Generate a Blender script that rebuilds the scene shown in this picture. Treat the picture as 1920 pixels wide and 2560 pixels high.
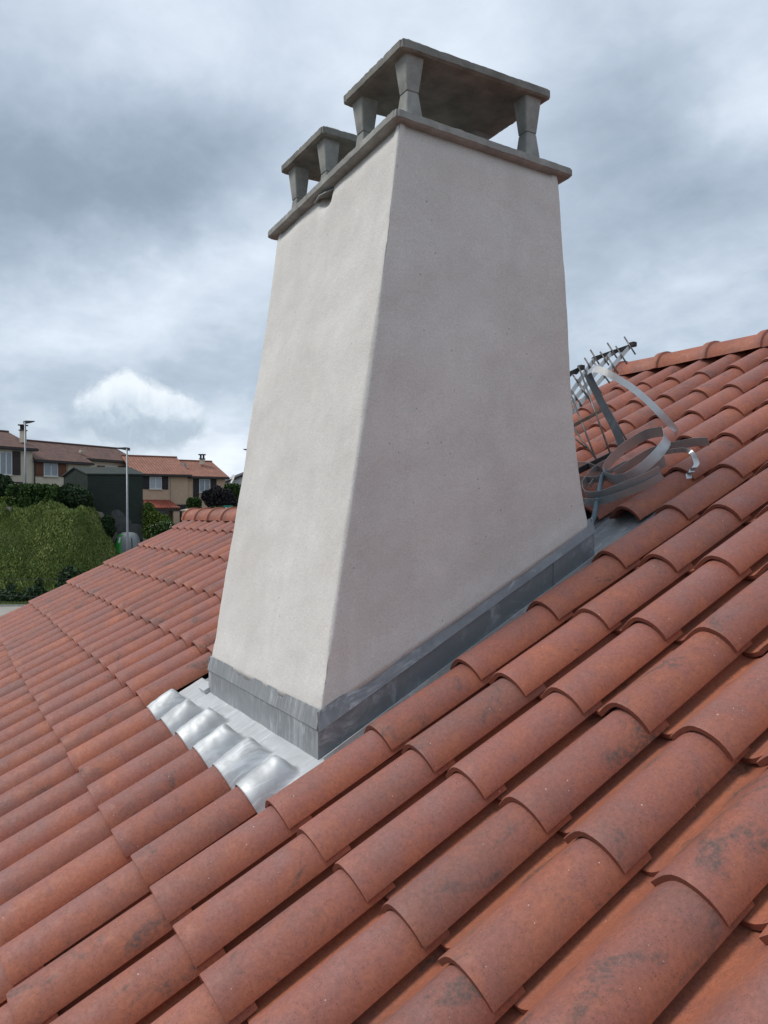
import bpy, math, random
import numpy as np
from math import sin, cos, tan, pi, radians, sqrt, exp
from mathutils import Vector, Matrix, noise

random.seed(7); rng = np.random.default_rng(11)
for o in list(bpy.data.objects): bpy.data.objects.remove(o)
SC = bpy.context.scene
COL = SC.collection

# ------------------------------------------------------------------ camera
FL, YAW, PITCH, ROLL = 1954.46, -1.0395, -0.0011, -0.0043      # focal length in photo pixels (1920 x 2560)
C = Vector((1.924, -1.1503, 0.6874))
_d = Vector((sin(YAW)*cos(PITCH), cos(YAW)*cos(PITCH), sin(PITCH)))
_r = Vector((cos(YAW), -sin(YAW), 0)); _u = _r.cross(_d)
CR = _r*cos(ROLL) + _u*sin(ROLL); CU = -_r*sin(ROLL) + _u*cos(ROLL); CD = _d
cam = bpy.data.cameras.new('camera'); camo = bpy.data.objects.new('camera', cam); COL.objects.link(camo)
cam.sensor_fit = 'VERTICAL'; cam.sensor_height = 36.0; cam.sensor_width = 27.0
cam.lens = FL/2560*36.0; cam.clip_start = 0.05; cam.clip_end = 4000
camo.matrix_world = Matrix(((CR.x, CU.x, -CD.x, C.x), (CR.y, CU.y, -CD.y, C.y), (CR.z, CU.z, -CD.z, C.z), (0, 0, 0, 1)))
SC.camera = camo
SC.render.resolution_x, SC.render.resolution_y = 768, 1024
SC.view_settings.view_transform = 'Standard'; SC.view_settings.look = 'None'
SC.view_settings.gamma = 1.0; SC.view_settings.exposure = 0.62; SC.view_settings.use_curve_mapping = False
SC.cycles.max_bounces = 5; SC.cycles.diffuse_bounces = 3; SC.cycles.glossy_bounces = 3

def ray(px, py): return CD + CR*((px-960)/FL) - CU*((py-1280)/FL)
def at(px, py, dist): return C + ray(px, py)*dist
def proj(P):
    v = Vector(P) - C; z = v.dot(CD)
    return 960 + FL*v.dot(CR)/z, 1280 - FL*v.dot(CU)/z, z

# ------------------------------------------------------------------ world: overcast daylight
SUN_EL, SUN_AZ = radians(51), math.atan2(-0.36, -0.93)           # azimuth measured from +Y towards +X
W = bpy.data.worlds.new('World'); SC.world = W; W.use_nodes = True
nt = W.node_tree; nt.nodes.clear()
def N(tree, typ, **kw):
    n = tree.nodes.new(typ)
    for k, v in kw.items(): setattr(n, k, v)
    return n
def lk(tree, a, b): tree.links.new(a, b)
def mth(tree, op, a, b=None, c=None, clamp=False):
    n = N(tree, 'ShaderNodeMath', operation=op); n.use_clamp = clamp
    for i, x in enumerate((a, b, c)):
        if x is None: continue
        if isinstance(x, (int, float)): n.inputs[i].default_value = x
        else: lk(tree, x, n.inputs[i])
    return n.outputs[0]
def vmth(tree, op, a, b=None, out=0):
    n = N(tree, 'ShaderNodeVectorMath', operation=op)
    for i, x in enumerate((a, b)):
        if x is None: continue
        if isinstance(x, (tuple, list, Vector)): n.inputs[i].default_value = tuple(x)
        else: lk(tree, x, n.inputs[i])
    return n.outputs[out]
def noise_n(tree, vec, scale, detail=4, rough=.55, dist=0, out='Fac'):
    n = N(tree, 'ShaderNodeTexNoise'); n.inputs['Scale'].default_value = scale; n.inputs['Detail'].default_value = detail
    n.inputs['Roughness'].default_value = rough; n.inputs['Distortion'].default_value = dist
    if vec is not None: lk(tree, vec, n.inputs['Vector'])
    return n.outputs[out]
def ramp(tree, fac, stops, interp='LINEAR'):
    n = N(tree, 'ShaderNodeValToRGB'); n.color_ramp.interpolation = interp; e = n.color_ramp.elements
    while len(e) < len(stops): e.new(.5)
    for i, (p, c) in enumerate(stops):
        e[i].position = p
        e[i].color = (c, c, c, 1) if isinstance(c, (int, float)) else (*c, 1)
    lk(tree, fac, n.inputs[0]); return n.outputs[0]
def mixc(tree, fac, a, b, mode='MIX'):
    n = N(tree, 'ShaderNodeMix', data_type='RGBA', blend_type=mode)
    for i, x in ((0, fac), (6, a), (7, b)):
        if isinstance(x, (int, float)): n.inputs[i].default_value = x
        elif isinstance(x, (tuple, list)): n.inputs[i].default_value = (*x, 1)
        else: lk(tree, x, n.inputs[i])
    return n.outputs[2]

def build_sky():
    t = nt
    dirv = N(t, 'ShaderNodeTexCoord').outputs['Generated']
    nrm = vmth(t, 'NORMALIZE', dirv)
    sep = N(t, 'ShaderNodeSeparateXYZ'); lk(t, nrm, sep.inputs[0])
    el = mth(t, 'MAXIMUM', sep.outputs[2], 0.0)
    inv = mth(t, 'DIVIDE', 1.0, mth(t, 'ADD', el, 0.30))
    pl = N(t, 'ShaderNodeCombineXYZ')
    lk(t, mth(t, 'MULTIPLY', sep.outputs[0], inv), pl.inputs[0]); lk(t, mth(t, 'MULTIPLY', sep.outputs[1], inv), pl.inputs[1])
    lay = pl.outputs[0]
    n1 = noise_n(t, lay, 1.25, 5, .5, .25)                      # broad cloud masses of the layer overhead
    n2 = noise_n(t, vmth(t, 'ADD', lay, (7.3, 2.1, 4.0)), 4.2, 6, .55, .3)
    wv = noise_n(t, nrm, 5.0, 5, .6, 0, 'Color')
    warp = vmth(t, 'NORMALIZE', vmth(t, 'ADD', nrm, vmth(t, 'MULTIPLY', vmth(t, 'SUBTRACT', wv, (.5, .5, .5)), (.16, .16, .13))))
    def blob(px, py, deg, amt, src=warp):
        dv = ray(px, py).normalized(); k = 1.0/(2*(1-cos(radians(deg))))*1.0
        e = mth(t, 'EXPONENT', mth(t, 'MULTIPLY', mth(t, 'SUBTRACT', vmth(t, 'DOT_PRODUCT', src, dv, 1), 1.0), k))
        return mth(t, 'MULTIPLY', e, amt)
    n3 = noise_n(t, vmth(t, 'ADD', lay, (1.3, 9.1, 2.0)), 11.0, 7, .62, .4)
    b = mth(t, 'ADD', mth(t, 'MULTIPLY', mth(t, 'SUBTRACT', n1, .5), .55), mth(t, 'MULTIPLY', mth(t, 'SUBTRACT', n2, .5), .30))
    b = mth(t, 'ADD', b, mth(t, 'MULTIPLY', mth(t, 'SUBTRACT', n3, .5), .13))
    b = mth(t, 'ADD', b, 0.425)
    for px, py, dg, am in SKY_BLOBS: b = mth(t, 'ADD', b, blob(px, py, dg, am))
    # an overcast sky brightens towards the zenith
    b = mth(t, 'ADD', b, mth(t, 'MULTIPLY', mth(t, 'POWER', el, 1.6), 0.14))
    ccol = ramp(t, b, [(0.0, (.11, .15, .195)), (.25, (.20, .255, .315)), (.45, (.335, .395, .47)), (.65, (.53, .585, .655)), (.85, (.72, .765, .82)), (1.0, (.88, .91, .94))])
    gain = mth(t, 'MAXIMUM', b, 1.0)                              # brighter than the ramp's end overhead
    # the white cumulus low on the left
    fine = noise_n(t, nrm, 34, 7, .62, .3)
    cm = None
    for px, py, dg in ((305, 960, 1.0), (270, 985, 1.2), (340, 985, 1.2), (215, 1020, 1.0), (390, 1012, 1.2), (450, 1015, .9), (330, 1035, 1.8), (260, 1045, 1.6), (420, 1050, 1.5), (480, 1062, 1.1), (180, 1060, 1.0), (370, 1075, 1.5), (470, 1040, 1.1), (300, 1070, 1.5), (430, 1080, 1.3)):
        e = blob(px, py, dg*.62, 1.0, nrm); cm = e if cm is None else mth(t, 'ADD', cm, e)
    cm = mth(t, 'ADD', cm, mth(t, 'MULTIPLY', mth(t, 'MULTIPLY', mth(t, 'SUBTRACT', fine, .5), 2.8), mth(t, 'MULTIPLY', cm, 2.2, clamp=True)))
    cmask = ramp(t, cm, [(.20, 0.0), (1.1, .80)])
    top = mth(t, 'DIVIDE', mth(t, 'SUBTRACT', sep.outputs[2], 0.100), 0.066, clamp=True)
    shade = mth(t, 'ADD', top, mth(t, 'MULTIPLY', mth(t, 'SUBTRACT', fine, .5), 1.1), clamp=True)
    ccl = ramp(t, shade, [(0.0, (.28, .34, .405)), (.16, (.33, .395, .465)), (.40, (.49, .55, .61)), (.8, (.66, .70, .735))])
    ccol = mixc(t, cmask, ccol, ccl)
    sky = N(t, 'ShaderNodeTexSky', sky_type='NISHITA'); sky.sun_disc = False
    sky.sun_elevation = SUN_EL; sky.sun_rotation = SUN_AZ; sky.air_density = 1.2; sky.dust_density = 1.5
    bg1 = N(t, 'ShaderNodeBackground'); lk(t, sky.outputs[0], bg1.inputs[0]); bg1.inputs[1].default_value = 0.10
    bg2 = N(t, 'ShaderNodeBackground'); lk(t, ccol, bg2.inputs[0]); lk(t, gain, bg2.inputs[1])
    mx = N(t, 'ShaderNodeMixShader'); mx.inputs[0].default_value = 0.94
    lk(t, bg1.outputs[0], mx.inputs[1]); lk(t, bg2.outputs[0], mx.inputs[2])
    lk(t, mx.outputs[0], N(t, 'ShaderNodeOutputWorld').inputs[0])
SKY_BLOBS = [(90, 590, 6.5, -.17), (330, 560, 5, -.13), (450, 420, 4.5, -.12), (560, 330, 3.5, -.06), (30, 420, 5, -.06), (120, 790, 3.4, .24), (420, 730, 3.6, .24), (620, 640, 3, .12), (300, 850, 3.5, .10),
             (650, 80, 7, .09), (1150, 40, 6, .05), (250, 90, 5, .08), (60, 150, 4, .06), (1700, 480, 5, -.09), (1560, 300, 4, -.06), (1880, 270, 2.2, .20), (1820, 120, 4, .08), (1600, 700, 4, .06), (1850, 700, 4, .10), (200, 905, 2.5, -.14), (460, 920, 2.2, -.10),
             (560, 1130, 3.0, .26), (250, 1150, 2.0, .10), (250, 1110, 3, .06), (60, 960, 3, .02)]
build_sky()
sun = bpy.data.lights.new('sun', 'SUN'); sun.energy = 1.5; sun.angle = radians(24); sun.color = (1.0, .955, .90)
suno = bpy.data.objects.new('sun', sun); COL.objects.link(suno)
sd = Vector((sin(SUN_AZ)*cos(SUN_EL), cos(SUN_AZ)*cos(SUN_EL), sin(SUN_EL)))
suno.rotation_euler = sd.to_track_quat('Z', 'Y').to_euler(); suno.location = sd*60

# ------------------------------------------------------------------ helpers
def tag(o, label=None, cat=None, group=None, kind=None):
    for k, v in (('label', label), ('category', cat), ('group', group), ('kind', kind)):
        if v: o[k] = v
    return o
def empty(name, loc=(0, 0, 0), label=None, cat=None, group=None):
    o = bpy.data.objects.new(name, None); COL.objects.link(o); o.location = loc; o.empty_display_size = .2
    return tag(o, label, cat, group)
def link(name, me, parent=None, mw=None):
    o = bpy.data.objects.new(name, me); COL.objects.link(o)
    if parent is not None:
        o.parent = parent; o.matrix_parent_inverse = Matrix.Identity(4)
        inv = world_of(parent).inverted()
        o.matrix_basis = inv @ (mw if mw is not None else Matrix.Identity(4))
    elif mw is not None: o.matrix_basis = mw
    return o
def world_of(o):
    m = o.matrix_basis.copy()
    while o.parent is not None: o = o.parent; m = o.matrix_basis @ m
    return m
def make(name, verts, faces, mat, parent=None, smooth=False, origin=None):
    """one mesh object from world-space vertices"""
    me = bpy.data.meshes.new(name)
    if origin is None:
        a = np.array([tuple(v) for v in verts]); origin = Vector((a[:, 0].mean(), a[:, 1].mean(), a[:, 2].min()))
    origin = Vector(origin)
    me.from_pydata([tuple(Vector(v)-origin) for v in verts], [], faces); me.update()
    if smooth is True: me.polygons.foreach_set('use_smooth', [True]*len(me.polygons))
    if mat: me.materials.append(mat)
    return link(name, me, parent, Matrix.Translation(origin))
class MB:
    """collects shapes in world space"""
    def __init__(s): s.v = []; s.f = []
    def add(s, v, f):
        b = len(s.v); s.v += [Vector(x) for x in v]; s.f += [tuple(i+b for i in q) for q in f]; return s
    def box(s, o, ax, ay, az):
        """corner o and three edge vectors"""
        o, ax, ay, az = map(Vector, (o, ax, ay, az))
        v = [o, o+ax, o+ax+ay, o+ay, o+az, o+ax+az, o+ax+ay+az, o+ay+az]
        f = [(0, 3, 2, 1), (4, 5, 6, 7), (0, 1, 5, 4), (1, 2, 6, 5), (2, 3, 7, 6), (3, 0, 4, 7)]
        if ax.cross(ay).dot(az) < 0: f = [q[::-1] for q in f]
        return s.add(v, f)
    def tube(s, pts, rad, n=8, cap=True):
        pts = [Vector(p) for p in pts]; rings = []; up = None
        for i, p in enumerate(pts):
            d = (pts[min(i+1, len(pts)-1)]-pts[max(i-1, 0)]).normalized()
            if up is None: up = d.orthogonal().normalized()
            up = (up - d*up.dot(d)).normalized(); sd_ = d.cross(up)
            r = rad[i] if isinstance(rad, (list, tuple)) else rad
            rings.append([p + (up*cos(2*pi*k/n) + sd_*sin(2*pi*k/n))*r for k in range(n)])
        v = [q for r in rings for q in r]; f = []
        for i in range(len(pts)-1):
            for k in range(n):
                a, b = i*n+k, i*n+(k+1) % n; f.append((a, b, b+n, a+n))
        if cap: f += [tuple(range(n))[::-1], tuple(range((len(pts)-1)*n, len(pts)*n))]
        return s.add(v, f)
    def prism(s, poly, vec):
        poly = [Vector(p) for p in poly]; n = len(poly); vec = Vector(vec)
        nrm = Vector((0, 0, 0))
        for i in range(n): nrm += poly[i].cross(poly[(i+1) % n])
        if nrm.dot(vec) < 0: poly = poly[::-1]
        v = poly + [p+vec for p in poly]
        f = [tuple(range(n))[::-1], tuple(range(n, 2*n))] + [(i, (i+1) % n, (i+1) % n+n, i+n) for i in range(n)]
        return s.add(v, f)
    def build(s, name, mat, parent=None, smooth=False, bevel=0, origin=None):
        o = make(name, s.v, s.f, mat, parent, smooth, origin)
        if bevel:
            m = o.modifiers.new('bevel', 'BEVEL'); m.width = bevel; m.segments = 2; m.limit_method = 'ANGLE'
        return o
def lerp(a, b, t): return a+(b-a)*t
def sstep(a, b, x):
    t = min(1, max(0, (x-a)/(b-a))); return t*t*(3-2*t)
def catmull(P, n):
    P = [Vector(p) for p in P]; out = []
    for i in range(len(P)-1):
        a = P[max(i-1, 0)]; b = P[i]; c = P[i+1]; d = P[min(i+2, len(P)-1)]
        for k in range(n):
            t = k/n
            out.append(.5*((2*b)+(c-a)*t+(2*a-5*b+4*c-d)*t*t+(3*b-a-3*c+d)*t**3))
    out.append(P[-1]); return out

# ------------------------------------------------------------------ materials
def new_mat(name):
    m = bpy.data.materials.new(name); m.use_nodes = True; t = m.node_tree
    b = t.nodes['Principled BSDF']; return m, t, b
def plain(name, col, rough=.7, metal=0, var=.15, scale=6, bump=0, bscale=60, bdist=.002, spec=.4):
    m, t, b = new_mat(name)
    co = N(t, 'ShaderNodeTexCoord').outputs['Object']
    n = noise_n(t, co, scale, 6, .6)
    f = ramp(t, n, [(.3, 1-var), (.7, 1+var if var < 1 else 1)])
    lk(t, mixc(t, 1.0, col, f, 'MULTIPLY'), b.inputs['Base Color'])
    b.inputs['Roughness'].default_value = rough; b.inputs['Metallic'].default_value = metal
    b.inputs['Specular IOR Level'].default_value = spec
    if bump:
        bn = N(t, 'ShaderNodeBump'); bn.inputs['Strength'].default_value = bump; bn.inputs['Distance'].default_value = bdist
        lk(t, noise_n(t, co, bscale, 5, .6), bn.inputs['Height']); lk(t, bn.outputs[0], b.inputs['Normal'])
    return m
def terracotta(name, dust=0.0):
    m, t, b = new_mat(name)
    co = N(t, 'ShaderNodeTexCoord').outputs['Object']
    rnd0 = N(t, 'ShaderNodeObjectInfo').outputs['Random']
    ra = N(t, 'ShaderNodeAttribute', attribute_name='rnd').outputs['Fac']
    rnd = mth(t, 'FRACT', mth(t, 'ADD', rnd0, ra))
    hump = N(t, 'ShaderNodeAttribute', attribute_name='hump').outputs['Fac']
    off = N(t, 'ShaderNodeCombineXYZ'); lk(t, mth(t, 'MULTIPLY', rnd, 37.0), off.inputs[0]); lk(t, mth(t, 'MULTIPLY', rnd, 91.0), off.inputs[1])
    lk(t, mth(t, 'MULTIPLY', rnd, 53.0), off.inputs[2])
    v = vmth(t, 'ADD', co, off.outputs[0])
    rnd2 = mth(t, 'FRACT', mth(t, 'MULTIPLY', rnd, 17.31)); rnd3 = mth(t, 'FRACT', mth(t, 'MULTIPLY', rnd, 43.7))
    n1 = noise_n(t, v, 9, 5, .6, .4); n2 = noise_n(t, v, 42, 6, .65)
    fine = noise_n(t, v, 420, 3, .6)
    # fired orange body, flashed pink-brown crown
    f = mth(t, 'ADD', mth(t, 'MULTIPLY', hump, .55), mth(t, 'MULTIPLY', mth(t, 'SUBTRACT', n1, .5), 1.9))
    f = mth(t, 'ADD', f, mth(t, 'MULTIPLY', mth(t, 'SUBTRACT', rnd2, .5), .25))
    f = mth(t, 'ADD', f, mth(t, 'MULTIPLY', mth(t, 'SUBTRACT', n2, .5), .5))
    c = ramp(t, f, [(.0, (.355, .121, .068)), (.3, (.305, .107, .071)), (.6, (.268, .104, .081)), (1.0, (.252, .118, .103))])
    # smoke-grey flashing patches, a few per tile, drawn out along the tile
    mp = N(t, 'ShaderNodeMapping'); mp.inputs['Scale'].default_value = (1.0, .55, 1.0); lk(t, v, mp.inputs[0])
    sn = noise_n(t, mp.outputs[0], 8.5, 7, .62, .9)
    thr = mth(t, 'ADD', .525, mth(t, 'MULTIPLY', rnd3, .13))
    st = mth(t, 'MULTIPLY', mth(t, 'SUBTRACT', sn, mth(t, 'ADD', thr, .012)), 15.0, clamp=True)
    st = mth(t, 'MULTIPLY', st, ramp(t, noise_n(t, v, 95, 5, .7), [(.40, .15), (.58, 1.0)]))
    c = mixc(t, mth(t, 'MULTIPLY', st, .9), c, (.110, .074, .064))
    wide = ramp(t, noise_n(t, mp.outputs[0], 4.5, 5, .6, .5), [(.48, 0.0), (.72, .5)])
    c = mixc(t, wide, c, (.175, .100, .088))
    # dark and pale specks
    vo = N(t, 'ShaderNodeTexVoronoi'); vo.inputs['Scale'].default_value = 170; lk(t, v, vo.inputs['Vector'])
    dk = mth(t, 'MULTIPLY', mth(t, 'LESS_THAN', vo.outputs['Distance'], .20), mth(t, 'GREATER_THAN', n2, .48))
    c = mixc(t, mth(t, 'MULTIPLY', dk, .7), c, (.10, .055, .042))
    vo2 = N(t, 'ShaderNodeTexVoronoi'); vo2.inputs['Scale'].default_value = 75; lk(t, v, vo2.inputs['Vector'])
    sepc = N(t, 'ShaderNodeSeparateColor'); lk(t, vo2.outputs['Color'], sepc.inputs[0])
    pk = mth(t, 'MULTIPLY', mth(t, 'LESS_THAN', vo2.outputs['Distance'], mth(t, 'MULTIPLY', sepc.outputs[1], .12)), mth(t, 'GREATER_THAN', sepc.outputs[0], .84))
    c = mixc(t, mth(t, 'MULTIPLY', pk, .8), c, (.62, .50, .42))
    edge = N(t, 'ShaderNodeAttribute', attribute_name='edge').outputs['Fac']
    c = mixc(t, mth(t, 'MULTIPLY', edge, .9), c, (.150, .044, .027))  # raw red clay edges, with part of their shade put into the colour
    c = mixc(t, 1.0, c, mixc(t, 1.0, ramp(t, fine, [(.25, .84), (.75, 1.14)]), ramp(t, noise_n(t, v, 110, 5, .7), [(.3, .80), (.7, 1.16)]), 'MULTIPLY'), 'MULTIPLY')
    val = N(t, 'ShaderNodeHueSaturation'); val.inputs['Value'].default_value = 1; lk(t, c, val.inputs['Color'])
    lk(t, mth(t, 'ADD', .92, mth(t, 'MULTIPLY', rnd3, .16)), val.inputs['Value'])
    lk(t, val.outputs[0], b.inputs['Base Color'])
    b.inputs['Roughness'].default_value = .62; b.inputs['Specular IOR Level'].default_value = .42
    lk(t, ramp(t, n2, [(.3, .52), (.7, .74)]), b.inputs['Roughness'])
    bn = N(t, 'ShaderNodeBump'); bn.inputs['Strength'].default_value = .35; bn.inputs['Distance'].default_value = .0014
    h = mth(t, 'ADD', mth(t, 'MULTIPLY', n2, 1.2), mth(t, 'MULTIPLY', fine, .45))
    lk(t, h, bn.inputs['Height']); lk(t, bn.outputs[0], b.inputs['Normal'])
    return m
def stucco(name, a, bcol, grain=1.0):
    m, t, b = new_mat(name)
    co = N(t, 'ShaderNodeTexCoord').outputs['Object']
    n1 = noise_n(t, co, 2.2, 6, .55, .8); n2 = noise_n(t, co, 13, 6, .6, .3); g = noise_n(t, co, 190, 4, .65); g2 = noise_n(t, co, 45, 5, .6, .5)
    mp = N(t, 'ShaderNodeMapping'); mp.inputs['Scale'].default_value = (9, 9, 1.1); lk(t, co, mp.inputs[0])
    sk = noise_n(t, mp.outputs[0], 1.2, 5, .6, .4)
    f = mth(t, 'ADD', mth(t, 'MULTIPLY', n1, .75), mth(t, 'MULTIPLY', n2, .25))
    c = ramp(t, f, [(.38, a), (.62, bcol)])
    c = mixc(t, ramp(t, sk, [(.46, 0.0), (.75, .4)]), c, tuple(x*.94 for x in a))
    c = mixc(t, 1.0, c, ramp(t, g, [(.25, .82), (.72, 1.09)]), 'MULTIPLY')
    vo = N(t, 'ShaderNodeTexVoronoi'); vo.inputs['Scale'].default_value = 34; lk(t, co, vo.inputs['Vector'])
    s2 = N(t, 'ShaderNodeSeparateColor'); lk(t, vo.outputs['Color'], s2.inputs[0])
    pit = mth(t, 'MULTIPLY', mth(t, 'LESS_THAN', vo.outputs['Distance'], .11), mth(t, 'GREATER_THAN', s2.outputs[0], .965))
    c = mixc(t, mth(t, 'MULTIPLY', pit, .55), c, (.2, .18, .16))
    lk(t, c, b.inputs['Base Color']); b.inputs['Roughness'].default_value = .9; b.inputs['Specular IOR Level'].default_value = .2
    bn = N(t, 'ShaderNodeBump'); bn.inputs['Strength'].default_value = .55*grain; bn.inputs['Distance'].default_value = .004
    h = mth(t, 'ADD', mth(t, 'MULTIPLY', g, .5), mth(t, 'MULTIPLY', g2, .7)); h = mth(t, 'ADD', h, mth(t, 'MULTIPLY', n2, .8))
    lk(t, h, bn.inputs['Height']); lk(t, bn.outputs[0], b.inputs['Normal'])
    return m
def zinc(name, col, rough, streak=0.0, metal=.85, wave_streak=False, patina=.5):
    m, t, b = new_mat(name)
    co = N(t, 'ShaderNodeTexCoord').outputs['Object']
    n1 = noise_n(t, co, 7, 6, .62, .6); n2 = noise_n(t, co, 38, 5, .6)
    dark = tuple(x*.60 for x in col)
    c = mixc(t, ramp(t, n1, [(.35, 0.0), (.68, patina)]), col, dark)
    mp = N(t, 'ShaderNodeMapping'); mp.inputs['Scale'].default_value = (34, 5.0, 4.5) if not wave_streak else (40, 3.2, 3)
    lk(t, co, mp.inputs[0])
    sk = noise_n(t, mp.outputs[0], 1.0, 5, .75, 2.2)
    msk = mth(t, 'MULTIPLY', ramp(t, sk, [(.50, 0.0), (.62, 1.0)]), ramp(t, noise_n(t, co, 5, 4, .6), [(.38, 0.0), (.6, 1.0)]))
    msk = mth(t, 'MULTIPLY', msk, streak)
    c = mixc(t, msk, c, (.62, .64, .66))
    lk(t, c, b.inputs['Base Color'])
    lk(t, mth(t, 'MULTIPLY', mth(t, 'SUBTRACT', 1.0, mth(t, 'MULTIPLY', msk, .8)), metal), b.inputs['Metallic'])
    lk(t, ramp(t, n1, [(.3, rough*.8), (.7, min(1, rough*1.35))]), b.inputs['Roughness'])
    bn = N(t, 'ShaderNodeBump'); bn.inputs['Strength'].default_value = .25; bn.inputs['Distance'].default_value = .002
    lk(t, mth(t, 'ADD', n1, mth(t, 'MULTIPLY', n2, .25)), bn.inputs['Height']); lk(t, bn.outputs[0], b.inputs['Normal'])
    return m
def foliage(name, a, bcol, c3=None):
    m, t, b = new_mat(name)
    r = N(t, 'ShaderNodeAttribute', attribute_name='rnd').outputs['Fac']
    co = N(t, 'ShaderNodeTexCoord').outputs['Object']
    f = mth(t, 'ADD', mth(t, 'MULTIPLY', r, .6), mth(t, 'MULTIPLY', noise_n(t, co, .55, 4, .6), 1.3))
    f = mth(t, 'SUBTRACT', f, .25)
    c = ramp(t, f, [(.30, a), (.70, bcol), (1.0, c3 or bcol)])
    lk(t, c, b.inputs['Base Color']); b.inputs['Roughness'].default_value = .7; b.inputs['Specular IOR Level'].default_value = .25
    return m
def far_tiles(name, a, bcol, ax=(1, 0, 0), pitch=.25):
    """ribbed roof tiles too far off to be told apart: ribs run up the slope (object y), courses across"""
    m, t, b = new_mat(name)
    co = N(t, 'ShaderNodeTexCoord').outputs['Object']
    uv = N(t, 'ShaderNodeUVMap').outputs[0]
    sp = N(t, 'ShaderNodeSeparateXYZ'); lk(t, uv, sp.inputs[0])
    u = mth(t, 'FRACT', mth(t, 'DIVIDE', sp.outputs[0], pitch)); vv = mth(t, 'FRACT', mth(t, 'DIVIDE', sp.outputs[1], .37))
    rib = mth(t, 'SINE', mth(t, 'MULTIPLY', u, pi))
    cell = N(t, 'ShaderNodeTexWhiteNoise', noise_dimensions='2D')
    cv = N(t, 'ShaderNodeCombineXYZ'); lk(t, mth(t, 'FLOOR', mth(t, 'DIVIDE', sp.outputs[0], pitch)), cv.inputs[0]); lk(t, mth(t, 'FLOOR', mth(t, 'DIVIDE', sp.outputs[1], .37)), cv.inputs[1])
    lk(t, cv.outputs[0], cell.inputs['Vector'])
    n = noise_n(t, co, .8, 5, .6)
    c = ramp(t, mth(t, 'ADD', mth(t, 'MULTIPLY', n, .7), mth(t, 'MULTIPLY', cell.outputs[0], .4)), [(.3, a), (.8, bcol)])
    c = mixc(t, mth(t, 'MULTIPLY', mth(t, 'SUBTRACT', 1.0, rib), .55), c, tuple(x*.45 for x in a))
    c = mixc(t, mth(t, 'MULTIPLY', mth(t, 'LESS_THAN', vv, .10), .5), c, tuple(x*.4 for x in a))
    lk(t, c, b.inputs['Base Color']); b.inputs['Roughness'].default_value = .8
    bn = N(t, 'ShaderNodeBump'); bn.inputs['Strength'].default_value = .8; bn.inputs['Distance'].default_value = .06
    lk(t, mth(t, 'SUBTRACT', rib, mth(t, 'MULTIPLY', vv, .3)), bn.inputs['Height']); lk(t, bn.outputs[0], b.inputs['Normal'])
    return m
def boards(name, a, pitch=.2):
    m, t, b = new_mat(name)
    co = N(t, 'ShaderNodeTexCoord').outputs['Object']; sp = N(t, 'ShaderNodeSeparateXYZ'); lk(t, co, sp.inputs[0])
    fz = mth(t, 'FRACT', mth(t, 'DIVIDE', sp.outputs[2], pitch))
    n = noise_n(t, co, 1.2, 6, .65, .4)
    c = ramp(t, n, [(.3, tuple(x*.75 for x in a)), (.7, tuple(x*1.25 for x in a))])
    c = mixc(t, mth(t, 'MULTIPLY', mth(t, 'LESS_THAN', fz, .12), .6), c, tuple(x*.35 for x in a))
    lk(t, c, b.inputs['Base Color']); b.inputs['Roughness'].default_value = .75
    bn = N(t, 'ShaderNodeBump'); bn.inputs['Distance'].default_value = .03; lk(t, fz, bn.inputs['Height']); lk(t, bn.outputs[0], b.inputs['Normal'])
    return m
def glass_mat(name, col):
    m, t, b = new_mat(name)
    co = N(t, 'ShaderNodeTexCoord').outputs['Object']
    lk(t, ramp(t, noise_n(t, co, 5, 3, .6), [(.3, tuple(x*.75 for x in col)), (.7, col)]), b.inputs['Base Color'])
    b.inputs['Roughness'].default_value = .08; b.inputs['Specular IOR Level'].default_value = .8
    return m

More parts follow.
